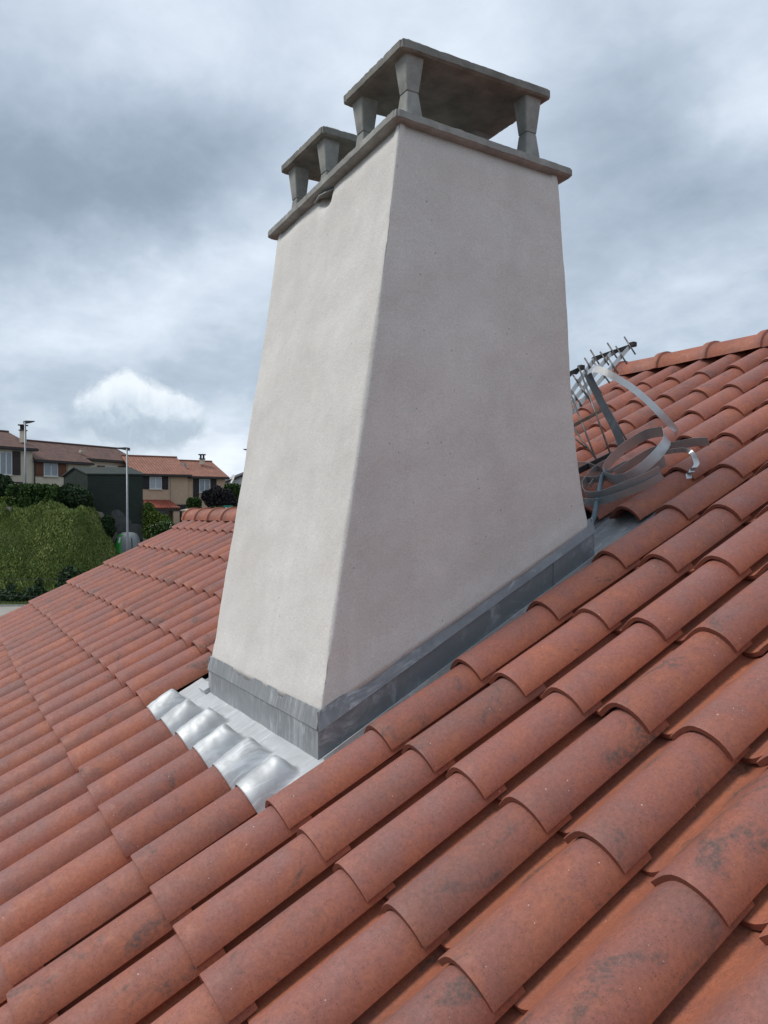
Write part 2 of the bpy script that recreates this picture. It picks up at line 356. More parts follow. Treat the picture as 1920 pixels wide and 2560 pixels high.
M = dict(
    tile=terracotta('terracotta_tile'),
    stucco=stucco('chimney_render', (.592, .566, .53), (.682, .660, .622)),
    concrete=plain('cast_concrete', (.205, .200, .180), .92, 0, .38, 9, .7, 70, .004, .2),
    concrete_l=plain('cast_concrete_light', (.285, .285, .265), .9, 0, .32, 12, .6, 80, .003, .2),
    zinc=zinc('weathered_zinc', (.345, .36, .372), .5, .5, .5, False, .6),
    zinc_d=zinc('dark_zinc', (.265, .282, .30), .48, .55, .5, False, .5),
    zinc_b=zinc('bright_zinc_sheet', (.55, .565, .57), .58, .9, .72, True, .5),
    strap=zinc('steel_strap', (.52, .535, .54), .33, .1, .72, False, .4), strap_shade=zinc('shaded_steel_strap', (.085, .09, .095), .4, .1, .5, False, .4),
    rod=plain('antenna_rod', (.16, .15, .145), .45, .7, .2, 30),
    boom=plain('antenna_boom', (.46, .46, .45), .4, .75, .12, 20),
    plastic=plain('black_plastic', (.025, .026, .028), .5, 0, .2, 20),
    brassy=plain('tarnished_bar', (.20, .175, .14), .4, .8, .3, 25),
    hose=plain('blue_grey_conduit', (.075, .125, .155), .5, 0, .2, 12, .3, 90, .001),
    deck=plain('dark_underlay', (.016, .013, .012), .95, 0, .2, 8),  # shade of the tile gaps put into its near-black colour
    soil=plain('ground_dirt', (.105, .10, .07), .95, 0, .35, .35, .6, 3, .1),
    pave=plain('pale_pavement', (.30, .28, .245), .9, 0, .2, .7, .4, 8, .02),
    cream=stucco('cream_house_render', (.56, .49, .39), (.63, .56, .45), .3),
    beige=stucco('beige_house_render', (.54, .375, .26), (.60, .425, .30), .3),
    whitewall=stucco('white_house_render', (.52, .52, .51), (.6, .6, .58), .3),
    roof_brown=far_tiles('brown_roof_tiles', (.10, .055, .042), (.19, .095, .070)),
    roof_red=far_tiles('orange_roof_tiles', (.25, .105, .068), (.36, .155, .10)),
    roof_awning=far_tiles('red_canopy_tiles', (.26, .055, .032), (.34, .08, .045)),
    shutter_dk=plain('dark_shutter_paint', (.022, .017, .018), .6, 0, .2, 5),
    shutter_br=plain('brown_shutter_paint', (.038, .022, .021), .6, 0, .2, 5),
    shutter_or=plain('orange_wood_shutter', (.135, .048, .022), .6, 0, .25, 6),
    frame=plain('white_window_frame', (.62, .62, .61), .5, 0, .05, 4),
    glass=glass_mat('curtained_glass', (.22, .26, .30)),
    glass_l=glass_mat('lace_curtain_glass', (.40, .43, .46)),
    gutter=plain('dark_gutter', (.035, .032, .032), .6, 0, .2, 3),
    pipe=plain('downpipe_paint', (.45, .40, .33), .6, 0, .1, 3),
    shed=boards('green_shed_boards', (.0175, .030, .022)),
    shedroof=plain('green_grey_slab', (.034, .042, .036), .85, 0, .3, 3, .5, 12, .03),
    patch=plain('bare_block_patch', (.075, .078, .074), .9, 0, .3, 2.5),
    galv=plain('galvanised_post', (.27, .28, .29), .5, .5, .12, 3),
    lampdark=plain('lamp_head_dark', (.05, .052, .056), .5, .3, .1, 4),
    bin_g=plain('grey_bin_plastic', (.20, .215, .22), .5, 0, .12, 3),
    bin_green=plain('green_bin_plastic', (.03, .26, .045), .45, 0, .12, 3),
    bin_dark=plain('dark_rubber', (.015, .016, .016), .6, 0, .1, 3),
    white=plain('white_plastic', (.65, .65, .65), .5, 0, .05, 3),
    sign=plain('green_sign_face', (.02, .17, .12), .5, 0, .1, 3),
    bark=plain('bark', (.07, .055, .04), .9, 0, .3, 8),
    wire=plain('black_cable', (.012, .012, .012), .6, 0, .1, 3),
    hedge=foliage('hedge_leaves', (.010, .028, .006), (.034, .072, .014), (.07, .12, .025)),
    hedge_dk=foliage('dark_hedge_leaves', (.010, .024, .010), (.024, .05, .017), (.04, .07, .026)),
    grass=foliage('bank_grass', (.085, .13, .03), (.15, .20, .048), (.22, .25, .08)),
    bush=foliage('bright_shrub_leaves', (.030, .060, .010), (.085, .135, .020), (.15, .20, .04)),
    purple=foliage('dark_plum_leaves', (.010, .010, .012), (.024, .022, .024), (.04, .034, .034)),
    flower=plain('white_blossom', (.6, .6, .52), .7, 0, .1, 4),
)

# ------------------------------------------------------------------ the tiled roof
P = 0.4692; TW = 0.2188; G = 0.36                                # pitch, tile width, course gauge
RU = Vector((0, cos(P), sin(P))); RN = Vector((0, -sin(P), cos(P)))
def roof(x, v, h=0): return Vector((x, 0, 0)) + RU*v + RN*h
def on_roof(px, py, h=0):
    d = ray(px, py); t = (h - C.dot(RN))/d.dot(RN); return C + d*t
def rv(Pt): return Pt.x, Pt.dot(RU), Pt.dot(RN)
T = 0.0140
HW = .162; HH = .062
def hump_z(x):
    """outer height of a tile crown, x measured from its right tip (-HW..0)"""
    a = .081; R = (a*a+HH**2)/(2*HH); c = HH-R
    if x > -a: return c + sqrt(max(0, R*R-(x+a)**2))
    t_ = (x+.226)/(.226-a); return -.0245 + (HH+.0245)*sstep(0, 1, t_)
def tile_mesh(name, L, pan=True, seed=0):
    prof = []
    if pan: prof += [(-.256, -.013, .042), (-.248, -.0225, .042), (-.232, -.0245, .042)] + [(x_, hump_z(x_), .042) for x_ in (-.218, -.204, -.190, -.178, -.168)]
    K = 17
    for k in range(K):
        x = -HW + HW*(.5-.5*cos(pi*k/(K-1)))
        prof.append((x, hump_z(x), 0.0))
    n = len(prof); tops = []
    # offset inwards
    bot = []
    for i, (x, z, y0) in enumerate(prof):
        a = prof[max(i-1, 0)]; c = prof[min(i+1, n-1)]
        dx, dz = c[0]-a[0], c[1]-a[1]; l = math.hypot(dx, dz); bot.append((x+dz/l*T, z-dx/l*T))
    st = [0.0, .004, .05, L*.5, L]
    V = []; F = []; SM = []; HA = []; ED = []
    def grid(fn, flip):
        b = len(V)
        for s in range(len(st)):
            for i in range(n):
                V.append(fn(i, s)); ED.append(0.0); HA.append(max(0, min(1, prof[i][1]/HH)))
        for s in range(len(st)-1):
            for i in range(n-1):
                q = (b+s*n+i, b+s*n+i+1, b+(s+1)*n+i+1, b+(s+1)*n+i)
                F.append(q[::-1] if flip else q); SM.append(True)
        return b
    def yy(i, s):
        y0 = prof[i][2]
        return (y0 if s == 0 else y0+.004 if s == 1 else max(st[s], y0+.02+.002*s))
    def tp(x, y):
        k = 1-.045*y/.43; return -HW/2+(x+HW/2)*k
    def ftop(i, s):
        x, z, y0 = prof[i]; y = yy(i, s)
        return (tp(x, y), y, z-(.0022 if s == 0 else 0))
    def fbot(i, s):
        x, z = bot[i]; y = yy(i, s)
        return (tp(x, y), y, z)
    b0 = grid(ftop, False); b1 = grid(fbot, True)
    # nose, head and long edges, with their own vertices so the arrises stay crisp
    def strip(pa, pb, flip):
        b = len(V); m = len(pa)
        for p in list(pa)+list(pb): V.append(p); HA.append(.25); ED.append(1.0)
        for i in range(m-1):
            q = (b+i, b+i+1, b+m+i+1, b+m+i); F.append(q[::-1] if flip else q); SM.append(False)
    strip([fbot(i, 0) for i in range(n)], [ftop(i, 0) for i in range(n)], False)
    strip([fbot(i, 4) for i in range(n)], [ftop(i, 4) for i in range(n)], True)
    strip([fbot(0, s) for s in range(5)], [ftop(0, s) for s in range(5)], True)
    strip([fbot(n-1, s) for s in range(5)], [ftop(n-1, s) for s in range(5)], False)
    me = bpy.data.meshes.new(name); me.from_pydata(V, [], F); me.update()
    me.polygons.foreach_set('use_smooth', SM)
    me.attributes.new('hump', 'FLOAT', 'POINT').data.foreach_set('value', HA)
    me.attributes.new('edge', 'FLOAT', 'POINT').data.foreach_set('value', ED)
    me.attributes.new('rnd', 'FLOAT', 'POINT').data.foreach_set('value', [0.0]*len(V))
    me.materials.append(M['tile']); return me
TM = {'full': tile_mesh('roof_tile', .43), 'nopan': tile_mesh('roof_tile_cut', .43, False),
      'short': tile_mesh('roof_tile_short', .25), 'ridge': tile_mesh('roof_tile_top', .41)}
VL_RIDGE, VR_RIDGE = 1.35, 3.665                                 # slope distance of the two ridges
X_VERGE_L, X_VERGE_U = -26.73*TW, -9.73*TW
roof_o = empty('tiled_roof', roof(0, -1.6, -.1), 'terracotta tiled roof slope around the rendered chimney, ridge at upper right', 'roof')
TILT = .0205/G
def tile_mw(c, j):
    r = random.Random(c*131+j*7919)
    p = roof(c*TW + r.uniform(-.0022, .0022), j*G + r.uniform(-.006, .006), r.uniform(-.0018, .0022))
    return Matrix.Translation(p) @ Matrix.Rotation(P, 4, 'X') @ Matrix.Rotation(-TILT + r.uniform(-.004, .004), 4, 'X') @ \
        Matrix.Rotation(r.uniform(-.009, .009), 4, 'Z') @ Matrix.Rotation(r.uniform(-.012, .012), 4, 'Y')
chim_poly = [(997, 303), (694, 590), (526, 1735), (790, 1897), (1466, 1400), (1398, 441)]
def in_poly(x, y, poly):
    c = False; n = len(poly)
    for i in range(n):
        (x1, y1), (x2, y2) = poly[i], poly[(i+1) % n]
        if (y1 > y) != (y2 > y) and x < (x2-x1)*(y-y1)/(y2-y1)+x1: c = not c
    return c
tiles = []
for j in range(-6, 10):
    for c in range(-26, 12):
        if j >= 4 and c < -9: continue
        if -6 <= c <= -1 and -1 <= j <= 3: continue
        if j <= -4 and c > 8: continue
        kind = 'full'
        if c == 0 and -1 <= j <= 3: kind = 'nopan'
        if j == 3 and c < -9: kind = 'short'
        if j == 9: kind = 'ridge'
        if j == 3 and -9 <= c <= -7: kind = 'full'
        # visible size in the photograph
        pts = [proj(roof((c-a)*TW, (j+b)*G, .03)) for a, b in ((0, 0), (0, 1), (1, 1), (1, 0))]
        if min(p[2] for p in pts) < .25: continue
        q = [(min(1920, max(0, p[0])), min(2560, max(0, p[1]))) for p in pts]
        ar = abs(sum(q[i][0]*q[(i+1) % 4][1]-q[(i+1) % 4][0]*q[i][1] for i in range(4)))/2
        m = (sum(p[0] for p in pts)/4, sum(p[1] for p in pts)/4)
        if in_poly(*m, chim_poly) and c < 0 and not (j <= -2): ar *= .02
        tiles.append((ar, c, j, kind))
tiles.sort(reverse=True)
rest = []
for k, (ar, c, j, kind) in enumerate(tiles):
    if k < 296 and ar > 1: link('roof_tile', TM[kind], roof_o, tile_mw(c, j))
    else: rest.append((c, j, kind))
def joined_tiles(lst):
    V = []; F = []; SM = []; HA = []; RN_ = []; ED = []
    for c, j, kind in lst:
        me = TM[kind]; n = len(me.vertices); co = np.empty(n*3); me.vertices.foreach_get('co', co); co = co.reshape(-1, 3)
        mw = np.array(tile_mw(c, j)); co = co @ mw[:3, :3].T + mw[:3, 3]; b = len(V); V += co.tolist()
        F += [tuple(b+i for i in p.vertices) for p in me.polygons]; SM += [p.use_smooth for p in me.polygons]
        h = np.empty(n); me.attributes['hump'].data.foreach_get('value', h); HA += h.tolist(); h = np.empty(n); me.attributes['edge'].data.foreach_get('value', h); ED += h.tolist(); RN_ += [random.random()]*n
    me = bpy.data.meshes.new('outlying_roof_tiles'); me.from_pydata(V, [], F); me.update(); me.polygons.foreach_set('use_smooth', SM)
    me.attributes.new('hump', 'FLOAT', 'POINT').data.foreach_set('value', HA)
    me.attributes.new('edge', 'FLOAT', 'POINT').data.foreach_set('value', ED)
    me.attributes.new('rnd', 'FLOAT', 'POINT').data.foreach_set('value', RN_); me.materials.append(M['tile'])
    o = link('outlying_roof_tiles', me, roof_o); o['kind'] = 'stuff'
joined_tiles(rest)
# boards below the tiles, the far slopes behind the ridges and the walls under the two verges
XR = 11.4*TW
def other(x, vr, d, h=0):                                         # point on the far slope, d down from ridge vr
    r_ = roof(x, vr, h); return r_ + Vector((0, cos(P), -sin(P)))*d
b = MB()
b.box(roof(X_VERGE_L+.03, -2.2, -.105), Vector((-1.42-X_VERGE_L-.03, 0, 0)), RU*(2.2+VL_RIDGE-.05), RN*.035)
b.box(roof(-1.42, -2.2, -.105), Vector((1.26, 0, 0)), RU*(2.2-.42), RN*.035)
b.box(roof(-.16, -2.2, -.105), Vector((XR+.16, 0, 0)), RU*(2.2+1.46), RN*.035)
b.box(roof(X_VERGE_U+.03, 1.47, -.105), Vector((XR-X_VERGE_U-.03, 0, 0)), RU*(VR_RIDGE-1.47-.05), RN*.035)
b.build('roof_deck', M['deck'], roof_o)
b = MB()
for xa, xb, vr, ln in ((X_VERGE_L, X_VERGE_U, VL_RIDGE, 3.4), (X_VERGE_U, XR, VR_RIDGE, 5.5)):
    a0 = roof(xa, vr, -.01); b.box(a0, Vector((xb-xa, 0, 0)), Vector((0, cos(P), -sin(P)))*ln, Vector((0, sin(P), cos(P)))*.04)
b.build('rear_slope', M['tile'], roof_o)
b = MB()
pk = roof(X_VERGE_U+.06, VR_RIDGE, -.08)
b.prism([pk, pk+Vector((0, -2.0, -2.0*tan(P))), Vector((pk.x, pk.y-2.0, .2)), Vector((pk.x, pk.y+2.6, .2)), pk+Vector((0, 2.6, -2.6*tan(P)))], (.2, 0, 0))
b.build('gable_wall', M['cream'], roof_o)
GZ = C.z-5.25
b = MB(); pk = roof(X_VERGE_L+.12, VL_RIDGE, -.08)
b.prism([pk, pk+Vector((0, -3.0, -3.0*tan(P))), Vector((pk.x, pk.y-3.0, GZ)), Vector((pk.x, pk.y+3.0, GZ)), pk+Vector((0, 3.0, -3.0*tan(P)))], (.25, 0, 0))
b.build('gable_wall', M['cream'], roof_o)

def ridge_mesh(name, L, r0, r1, collar):
    """half-round ridge tile lying along +x, with a raised collar at its x=0 end"""
    st = [(0, r0+collar), (.045, r0+collar), (.05, r0), (L, r1)]; K = 15; V = []; F = []; SM = []
    def arc(r, z, y=0): return [(r*1.06*cos(pi*k/(K-1)), r*sin(pi*k/(K-1))+z) for k in range(K)]
    n = K; t_ = .013
    def sheet(dr, flip):
        bb = len(V)
        for x, r in st:
            for y, z in arc(r-dr, 0): V.append((x, y, z))
        for s in range(len(st)-1):
            for k in range(n-1):
                q = (bb+s*n+k, bb+s*n+k+1, bb+(s+1)*n+k+1, bb+(s+1)*n+k); F.append(q[::-1] if flip else q); SM.append(s != 1)
    sheet(0, True); sheet(t_, False)
    for s, fl in ((0, True), (3, False)):
        bb = len(V); x, r = st[s]
        for y, z in arc(r, 0): V.append((x, y, z))
        for y, z in arc(r-t_, 0): V.append((x, y, z))
        for k in range(n-1):
            q = (bb+k, bb+k+1, bb+n+k+1, bb+n+k); F.append(q if fl else q[::-1]); SM.append(False)
    me = bpy.data.meshes.new(name); me.from_pydata(V, [], F); me.update(); me.polygons.foreach_set('use_smooth', SM)
    me.attributes.new('hump', 'FLOAT', 'POINT').data.foreach_set('value', [.3]*len(V))
    me.attributes.new('rnd', 'FLOAT', 'POINT').data.foreach_set('value', [0.0]*len(V)); me.materials.append(M['tile']); return me
RM = ridge_mesh('ridge_tile', .44, .110, .103, .015)
for x0, x1, vr in ((X_VERGE_L-.03, X_VERGE_U, VL_RIDGE), (X_VERGE_U-.02, XR, VR_RIDGE)):
    x = x0; k = 0
    while x < x1-.1:
        r = random.Random(k+int(vr*10))
        ap = roof(x, vr, .0); ap.z += -.004
        link('ridge_tile', RM, roof_o, Matrix.Translation(ap) @ Matrix.Rotation(r.uniform(-.012, .012), 4, 'Z') @ Matrix.Rotation(-.012+r.uniform(-.008, .008), 4, 'Y'))
        if k == 0:                                                # closed end of the ridge
            V = [ap+Vector((.02, 0, 0))]; 
            K = 15
            bm_ = MB(); poly = [ap+Vector((.012, .108*cos(pi*i/(K-1)), .101*sin(pi*i/(K-1)))) for i in range(K)]
            bm_.prism(poly, (.03, 0, 0)); oo = bm_.build('ridge_end_cap', M['tile'], roof_o)
        x += .385; k += 1

# ------------------------------------------------------------------ the chimney
chim = empty('chimney', roof(-.772, .5, 0), 'large tapered pale rendered chimney with two concrete caps, standing on the tiled roof', 'chimney')
def zpt(px, py, z):
    d = ray(px, py); return C + d*((z-C.z)/d.z)
# corner lines: near, left, right (as seen), the fourth closes the parallelogram
topN = at(997.5, 306, 1); 
def depth_of(p): return (Vector(p)-C).dot(CD)
tN0, tL0, tR0 = Vector((-.231, .192, 1.932)), Vector((-1.313, .192, 1.932)), Vector((-.231, .875, 1.932))
tN, tL, tR = at(998, 306, depth_of(tN0)), at(693, 590, depth_of(tL0)), at(1398, 441, depth_of(tR0)); tB = tL + tR - tN
bN, bL, bR = Vector((-.246, -.107, .064)), Vector((-1.298, -.107, .064)), Vector((-.241, 1.004, .625)); bB = Vector((-1.298, 1.004, .625))
dn = (bN-tN); dn2 = (bL-tL)
def shaft_corner(i, s):
    """corner i (0 near, 1 left, 2 back, 3 right) at s = 0 top .. 1 bottom"""
    t_, b_ = ((tN, bN), (tL, bL), (tB, bB), (tR, bR))[i]
    p = t_.lerp(b_, s)
    bul = sin(pi*min(1, s*1.15))**1.0*.014 if s < .87 else 0
    if i in (0, 1): p += Vector((0, .016*sin(pi*s)*(1-s)*1.3, 0))
    if i in (2, 3):
        fl = .03*sstep(.78, 1.0, s); p += Vector((0, fl*.7, 0)); p += Vector((0, -.02*sin(pi*s)*s, 0))
    return p
def shaft_point(s, a):
    """a in 0..4 round the perimeter, rounded corners"""
    i = int(a) % 4; f = a-int(a)
    A, B = shaft_corner(i, s), shaft_corner((i+1) % 4, s)
    return A.lerp(B, f)
def build_shaft():
    ns, na = 84, 58
    rows = []
    # perimeter parameters denser at the corners
    fr = [0.5-.5*cos(pi*k/na) for k in range(na)]
    fr = [lerp(k/na, f, .75) for k, f in enumerate(fr)]
    V = []; F = []; n = 4*na
    ctr = lambda s: (shaft_corner(0, s)+shaft_corner(1, s)+shaft_corner(2, s)+shaft_corner(3, s))/4
    for si in range(ns+1):
        s = -.004+1.006*si/ns
        cor = [shaft_corner(i, min(1.02, max(-.01, s))) for i in range(4)]
        for i in range(4):
            A, B = cor[i], cor[(i+1) % 4]; L = (B-A).length
            Pm = cor[i-1]; Nx = cor[(i+2) % 4]
            for f in fr:
                p = A.lerp(B, f); d0 = f*L; d1 = (1-f)*L; rr = .014
                # rounded arris: pull in near the corners
                inn = ((ctr(s)-p)); inn.z = 0; inn.normalize()
                dd = min(d0, d1)
                if dd < rr: p += inn*((1-dd/rr)**2*.0045)
                e = (B-A).normalized(); nrm = Vector((e.y, -e.x, 0)).normalized()
                if nrm.dot(inn) > 0: nrm = -nrm
                q = p*1.0
                w = noise.noise(q*2.1)*.010 + noise.noise(q*6.0+Vector((3, 1, 7)))*.0042 + noise.noise(q*19)*.0016
                edge = sstep(0, .10, min(s+.02, 1.03-s)); w *= .35+.65*edge
                # render feathered off unevenly beneath the crown, rolled out above the flashing
                top_in = -.012*(1-sstep(0, .03+.02*noise.noise(q*5), s))*(1 if dd > .03 else .3)
                low = .004*sstep(.93, .985, s) + (.004*noise.noise(q*9) if s > .96 else 0)
                # a broken-out hollow under the crown on the down-slope face
                hol = 0
                if i == 0:
                    g_ = exp(-(((f-.545+s*.8)/.045)**4)-((s-.0)/.030)**4); hol = -.032*min(1, g_*1.6)
                p = p + nrm*(w+top_in+low+hol)
                if si == ns: p.z += .005*noise.noise(q*16)+.003*noise.noise(q*45)
                V.append(p)
    for si in range(ns):
        for k in range(n):
            a, b_ = si*n+k, si*n+(k+1) % n; F.append((a, b_, b_+n, a+n))
    F.append(tuple(range(n))[::-1]); F.append(tuple(range(ns*n, (ns+1)*n)))
    me_o = make('shaft', V, F, M['stucco'], chim, True, origin=(-.77, .45, 0))
    # is the winding right?
    import bmesh
    bm = bmesh.new(); bm.from_mesh(me_o.data); bmesh.ops.recalc_face_normals(bm, faces=bm.faces); bm.to_mesh(me_o.data); bm.free()
build_shaft()
# rough cast slab: subdivided box with worn edges
def slab(name, q4, thick, mat, parent, rough=.004, seed=0, nseg=26):
    """q4: underside corners in order; worn concrete plate"""
    q4 = [Vector(p) for p in q4]; up = (q4[1]-q4[0]).cross(q4[3]-q4[0]).normalized()
    if up.z < 0: up = -up
    cx = sum(q4, Vector())/4; V = []; F = []; ring = []
    def pert(p, k):
        o = Vector((noise.noise(p*14+Vector((seed, 0, k))), noise.noise(p*14+Vector((0, seed, k+5))), noise.noise(p*11+Vector((k, 3, seed)))))
        o2 = Vector((noise.noise(p*55), noise.noise(p*55+Vector((9, 0, 0))), noise.noise(p*55+Vector((0, 9, 0)))))
        o3 = noise.noise(p*48+Vector((k, seed, 0))); chip = max(0, o3-.48)*.02
        return p + o*rough*.16 + o2*rough*.26 + (cx-p).normalized()*chip
    lv = [(-.18, 0), (-.012, 0), (0, .16), (0, .84), (-.010, 1.0), (-.18, 1.0)]
    for li, (ins, hh) in enumerate(lv):
        r_ = []
        for i in range(4):
            A, B = q4[i], q4[(i+1) % 4]
            for k in range(nseg):
                p = A.lerp(B, k/nseg); inn = (cx-p); l = inn.length
                p = p + (inn*(-ins if abs(ins) > .1 else 0)) + (inn/l*(-ins if abs(ins) < .1 else 0)*1.0)
                p = p + up*(thick*hh)
                dd = min(k, nseg-k)/nseg
                if dd*(B-A).length < .012: p += inn/l*.006
                r_.append(pert(p, i) if abs(ins) < .1 else p)
        ring.append(r_)
    n = 4*nseg; V = [p for r_ in ring for p in r_]
    for l in range(len(lv)-1):
        for k in range(n):
            a, b_ = l*n+k, l*n+(k+1) % n; F.append((a, a+n, b_+n, b_))
    F.append(tuple(range(n))); F.append(tuple(range(n*(len(lv)-1), n*len(lv)))[::-1])
    o = make(name, V, F, mat, parent)
    import bmesh
    bm = bmesh.new(); bm.from_mesh(o.data); bmesh.ops.recalc_face_normals(bm, faces=bm.faces); bm.to_mesh(o.data); bm.free()
    return o
ex = (tN-tL).normalized(); ey = (tR-tN).normalized()
cN, cL, cR, cB = tN+ex*.022-ey*.026, tL-ex*.062-ey*.026, tR+ex*.022+ey*.052, tB-ex*.062+ey*.052
for p in (cN, cL, cR, cB): p.z += .002
CT = .034
crown = slab('crown_slab', [cN, cL, cB, cR], CT, M['concrete_l'], chim, .006, 2, 110)
# thin mortar bed between render and crown
def cap(px_n, px_l, px_r, zc, thick, inset, seed):
    """concrete rain cap on four waisted pillars; corners of its underside from the photo, at height zc"""
    n_, l_, r_ = zpt(*px_n, zc), zpt(*px_l, zc), zpt(*px_r, zc)
    ax = (l_-n_); ax.y *= .15; ay = (r_-n_); ay.x *= .15
    q = [n_, n_+ax, n_+ax+ay, n_+ay]
    o = slab('cap', q, thick, M['concrete'], chim, .006, seed, 64)
    cc = sum(q, Vector())/4
    for p in q:
        s1 = -1 if p.x > cc.x else 1; s2 = 1 if p.y < cc.y else -1
        b0 = Vector((p.x+s1*inset[0], p.y+s2*inset[1], 0))
        # height of the crown's top under the pillar
        fx = (b0.x-cN.x)/(cL.x-cN.x); fy = (b0.y-cN.y)/(cR.y-cN.y)
        zb = cN.z+(cL.z-cN.z)*fx+(cR.z-cN.z)*fy+CT-.004
        m = MB(); h = zc-zb+.004; w0, w1, w2 = .072, .047, .076; wj = zb+h*.46
        def sq(z, w): 
            c_ = w*.07; a = w/2
            return [Vector((b0.x+x, b0.y+y, z)) for x, y in ((-a+c_, -a), (a-c_, -a), (a, -a+c_), (a, a-c_), (a-c_, a), (-a+c_, a), (-a, a-c_), (-a, -a+c_))]
        for (za, wa, zb2, wb) in ((zb, w0, wj-.0015, w1), (wj+.0015, w1*1.03, zc+.006, w2)):
            A, B = sq(za, wa), sq(zb2, wb)
            m.add(A+B, [tuple(range(8))[::-1], tuple(range(8, 16))]+[(i, (i+1) % 8, (i+1) % 8+8, i+8) for i in range(8)])
        A = sq(wj-.002, w1*.9); B = sq(wj+.002, w1*.9)
        m.add(A+B, [(i, (i+1) % 8, (i+1) % 8+8, i+8) for i in range(8)])
        m.build('pillar', M['concrete_l'], o, bevel=.002)
    return o
ZC = 2.185
capA = cap((1005, 117), (860, 266), (1381, 247), ZC, .036, (.06, .065), 4)
capB = cap((806, 333), (706, 436), (1050, 415), ZC, .036, (.068, .06), 9)
# torn strip of metal lath under the crown, on the down-slope face
de = lambda f: lerp(depth_of(tN), depth_of(tL), f)-.03
a0, a1 = at(794, 508, de(.66)), at(838, 477, de(.52))
dm = (a1-a0); 
m = MB(); nn = Vector((0, -.045, -.012))
pa = [a0, a0+dm*.5+Vector((0, -.004, .004)), a1]
vv_ = []
for k, p in enumerate(pa):
    vv_ += [p+Vector((0, .03, .028)), p+nn*(.4+.5*(k/2))+Vector((0, 0, .004 if k == 1 else 0))]
vv2 = [v+Vector((0, 0, -.002)) for v in vv_]
m.add(vv_+vv2, [(0, 1, 3, 2), (2, 3, 5, 4), (6, 8, 9, 7), (8, 10, 11, 9), (0, 6, 7, 1), (4, 5, 11, 10), (1, 7, 9, 3), (3, 9, 11, 5), (0, 2, 8, 6), (2, 4, 10, 8)])
m.build('torn_metal_lath', M['zinc_b'], chim)

# ------------------------------------------------------------------ zinc flashing round the chimney foot
fl = empty('zinc_flashing', roof(-.772, -.2, 0), 'streaked grey zinc flashing wrapped around the foot of the rendered chimney', 'flashing')
XF, XL = -.252, -1.296                                            # right and left faces of the upstand
YF, YB = -.104, 1.035
def skirt(name, o_, h0, h1, faces, mat, thick=.0035, tilt=0.0):
    """upright zinc bands: their top and bottom edges run parallel to the roof"""
    zr = lambda y: y*tan(P)
    for nm, (xa, ya, xb, yb, ox, oy) in faces:
        m = MB(); n = 14; V = []
        for k in range(n+1):
            f = k/n; x, y = lerp(xa, xb, f), lerp(ya, yb, f)
            wob = .0016*noise.noise(Vector((x*9, y*9, h1*30)))
            for hh, oo in ((h0, o_), (h1, o_+tilt)):
                for tk in (0, thick):
                    px_, py_ = x+ox*(oo-tk+wob), y+oy*(oo-tk+wob)
                    V.append(Vector((px_, py_, zr(y)+hh)))
        F = []
        for k in range(n):
            a = k*4; F += [(a, a+4, a+6, a+2), (a+1, a+3, a+7, a+5), (a+2, a+6, a+7, a+3), (a, a+1, a+5, a+4)]
        F += [(0, 2, 3, 1), (n*4, n*4+1, n*4+3, n*4+2)]
        make(nm, V, F, mat, fl)
E_ = .012
front = (XL-E_, YF, XF+E_, YF, 0, -1); right = (XF, YF-E_, XF, YB+E_, 1, 0); left = (XL, YF-E_, XL, YB+E_, -1, 0); back = (XL-E_, YB, XF+E_, YB, 0, 1)
skirt('upstand', .012, -.03, .085, [('front_upstand', front), ('left_upstand', left), ('back_upstand', back)], M['zinc'])
r1 = (XF, YF-E_, XF, .86, 1, 0); r2 = (XF, .84, XF, YB+E_, 1, 0)
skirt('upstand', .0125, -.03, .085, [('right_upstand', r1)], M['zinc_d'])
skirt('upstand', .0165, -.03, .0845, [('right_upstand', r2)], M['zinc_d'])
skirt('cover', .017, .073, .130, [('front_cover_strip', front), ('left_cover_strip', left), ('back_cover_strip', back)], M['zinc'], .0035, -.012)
skirt('cover', .0205, .073, .130, [('right_cover_strip', right)], M['zinc_d'], .0035, -.014)
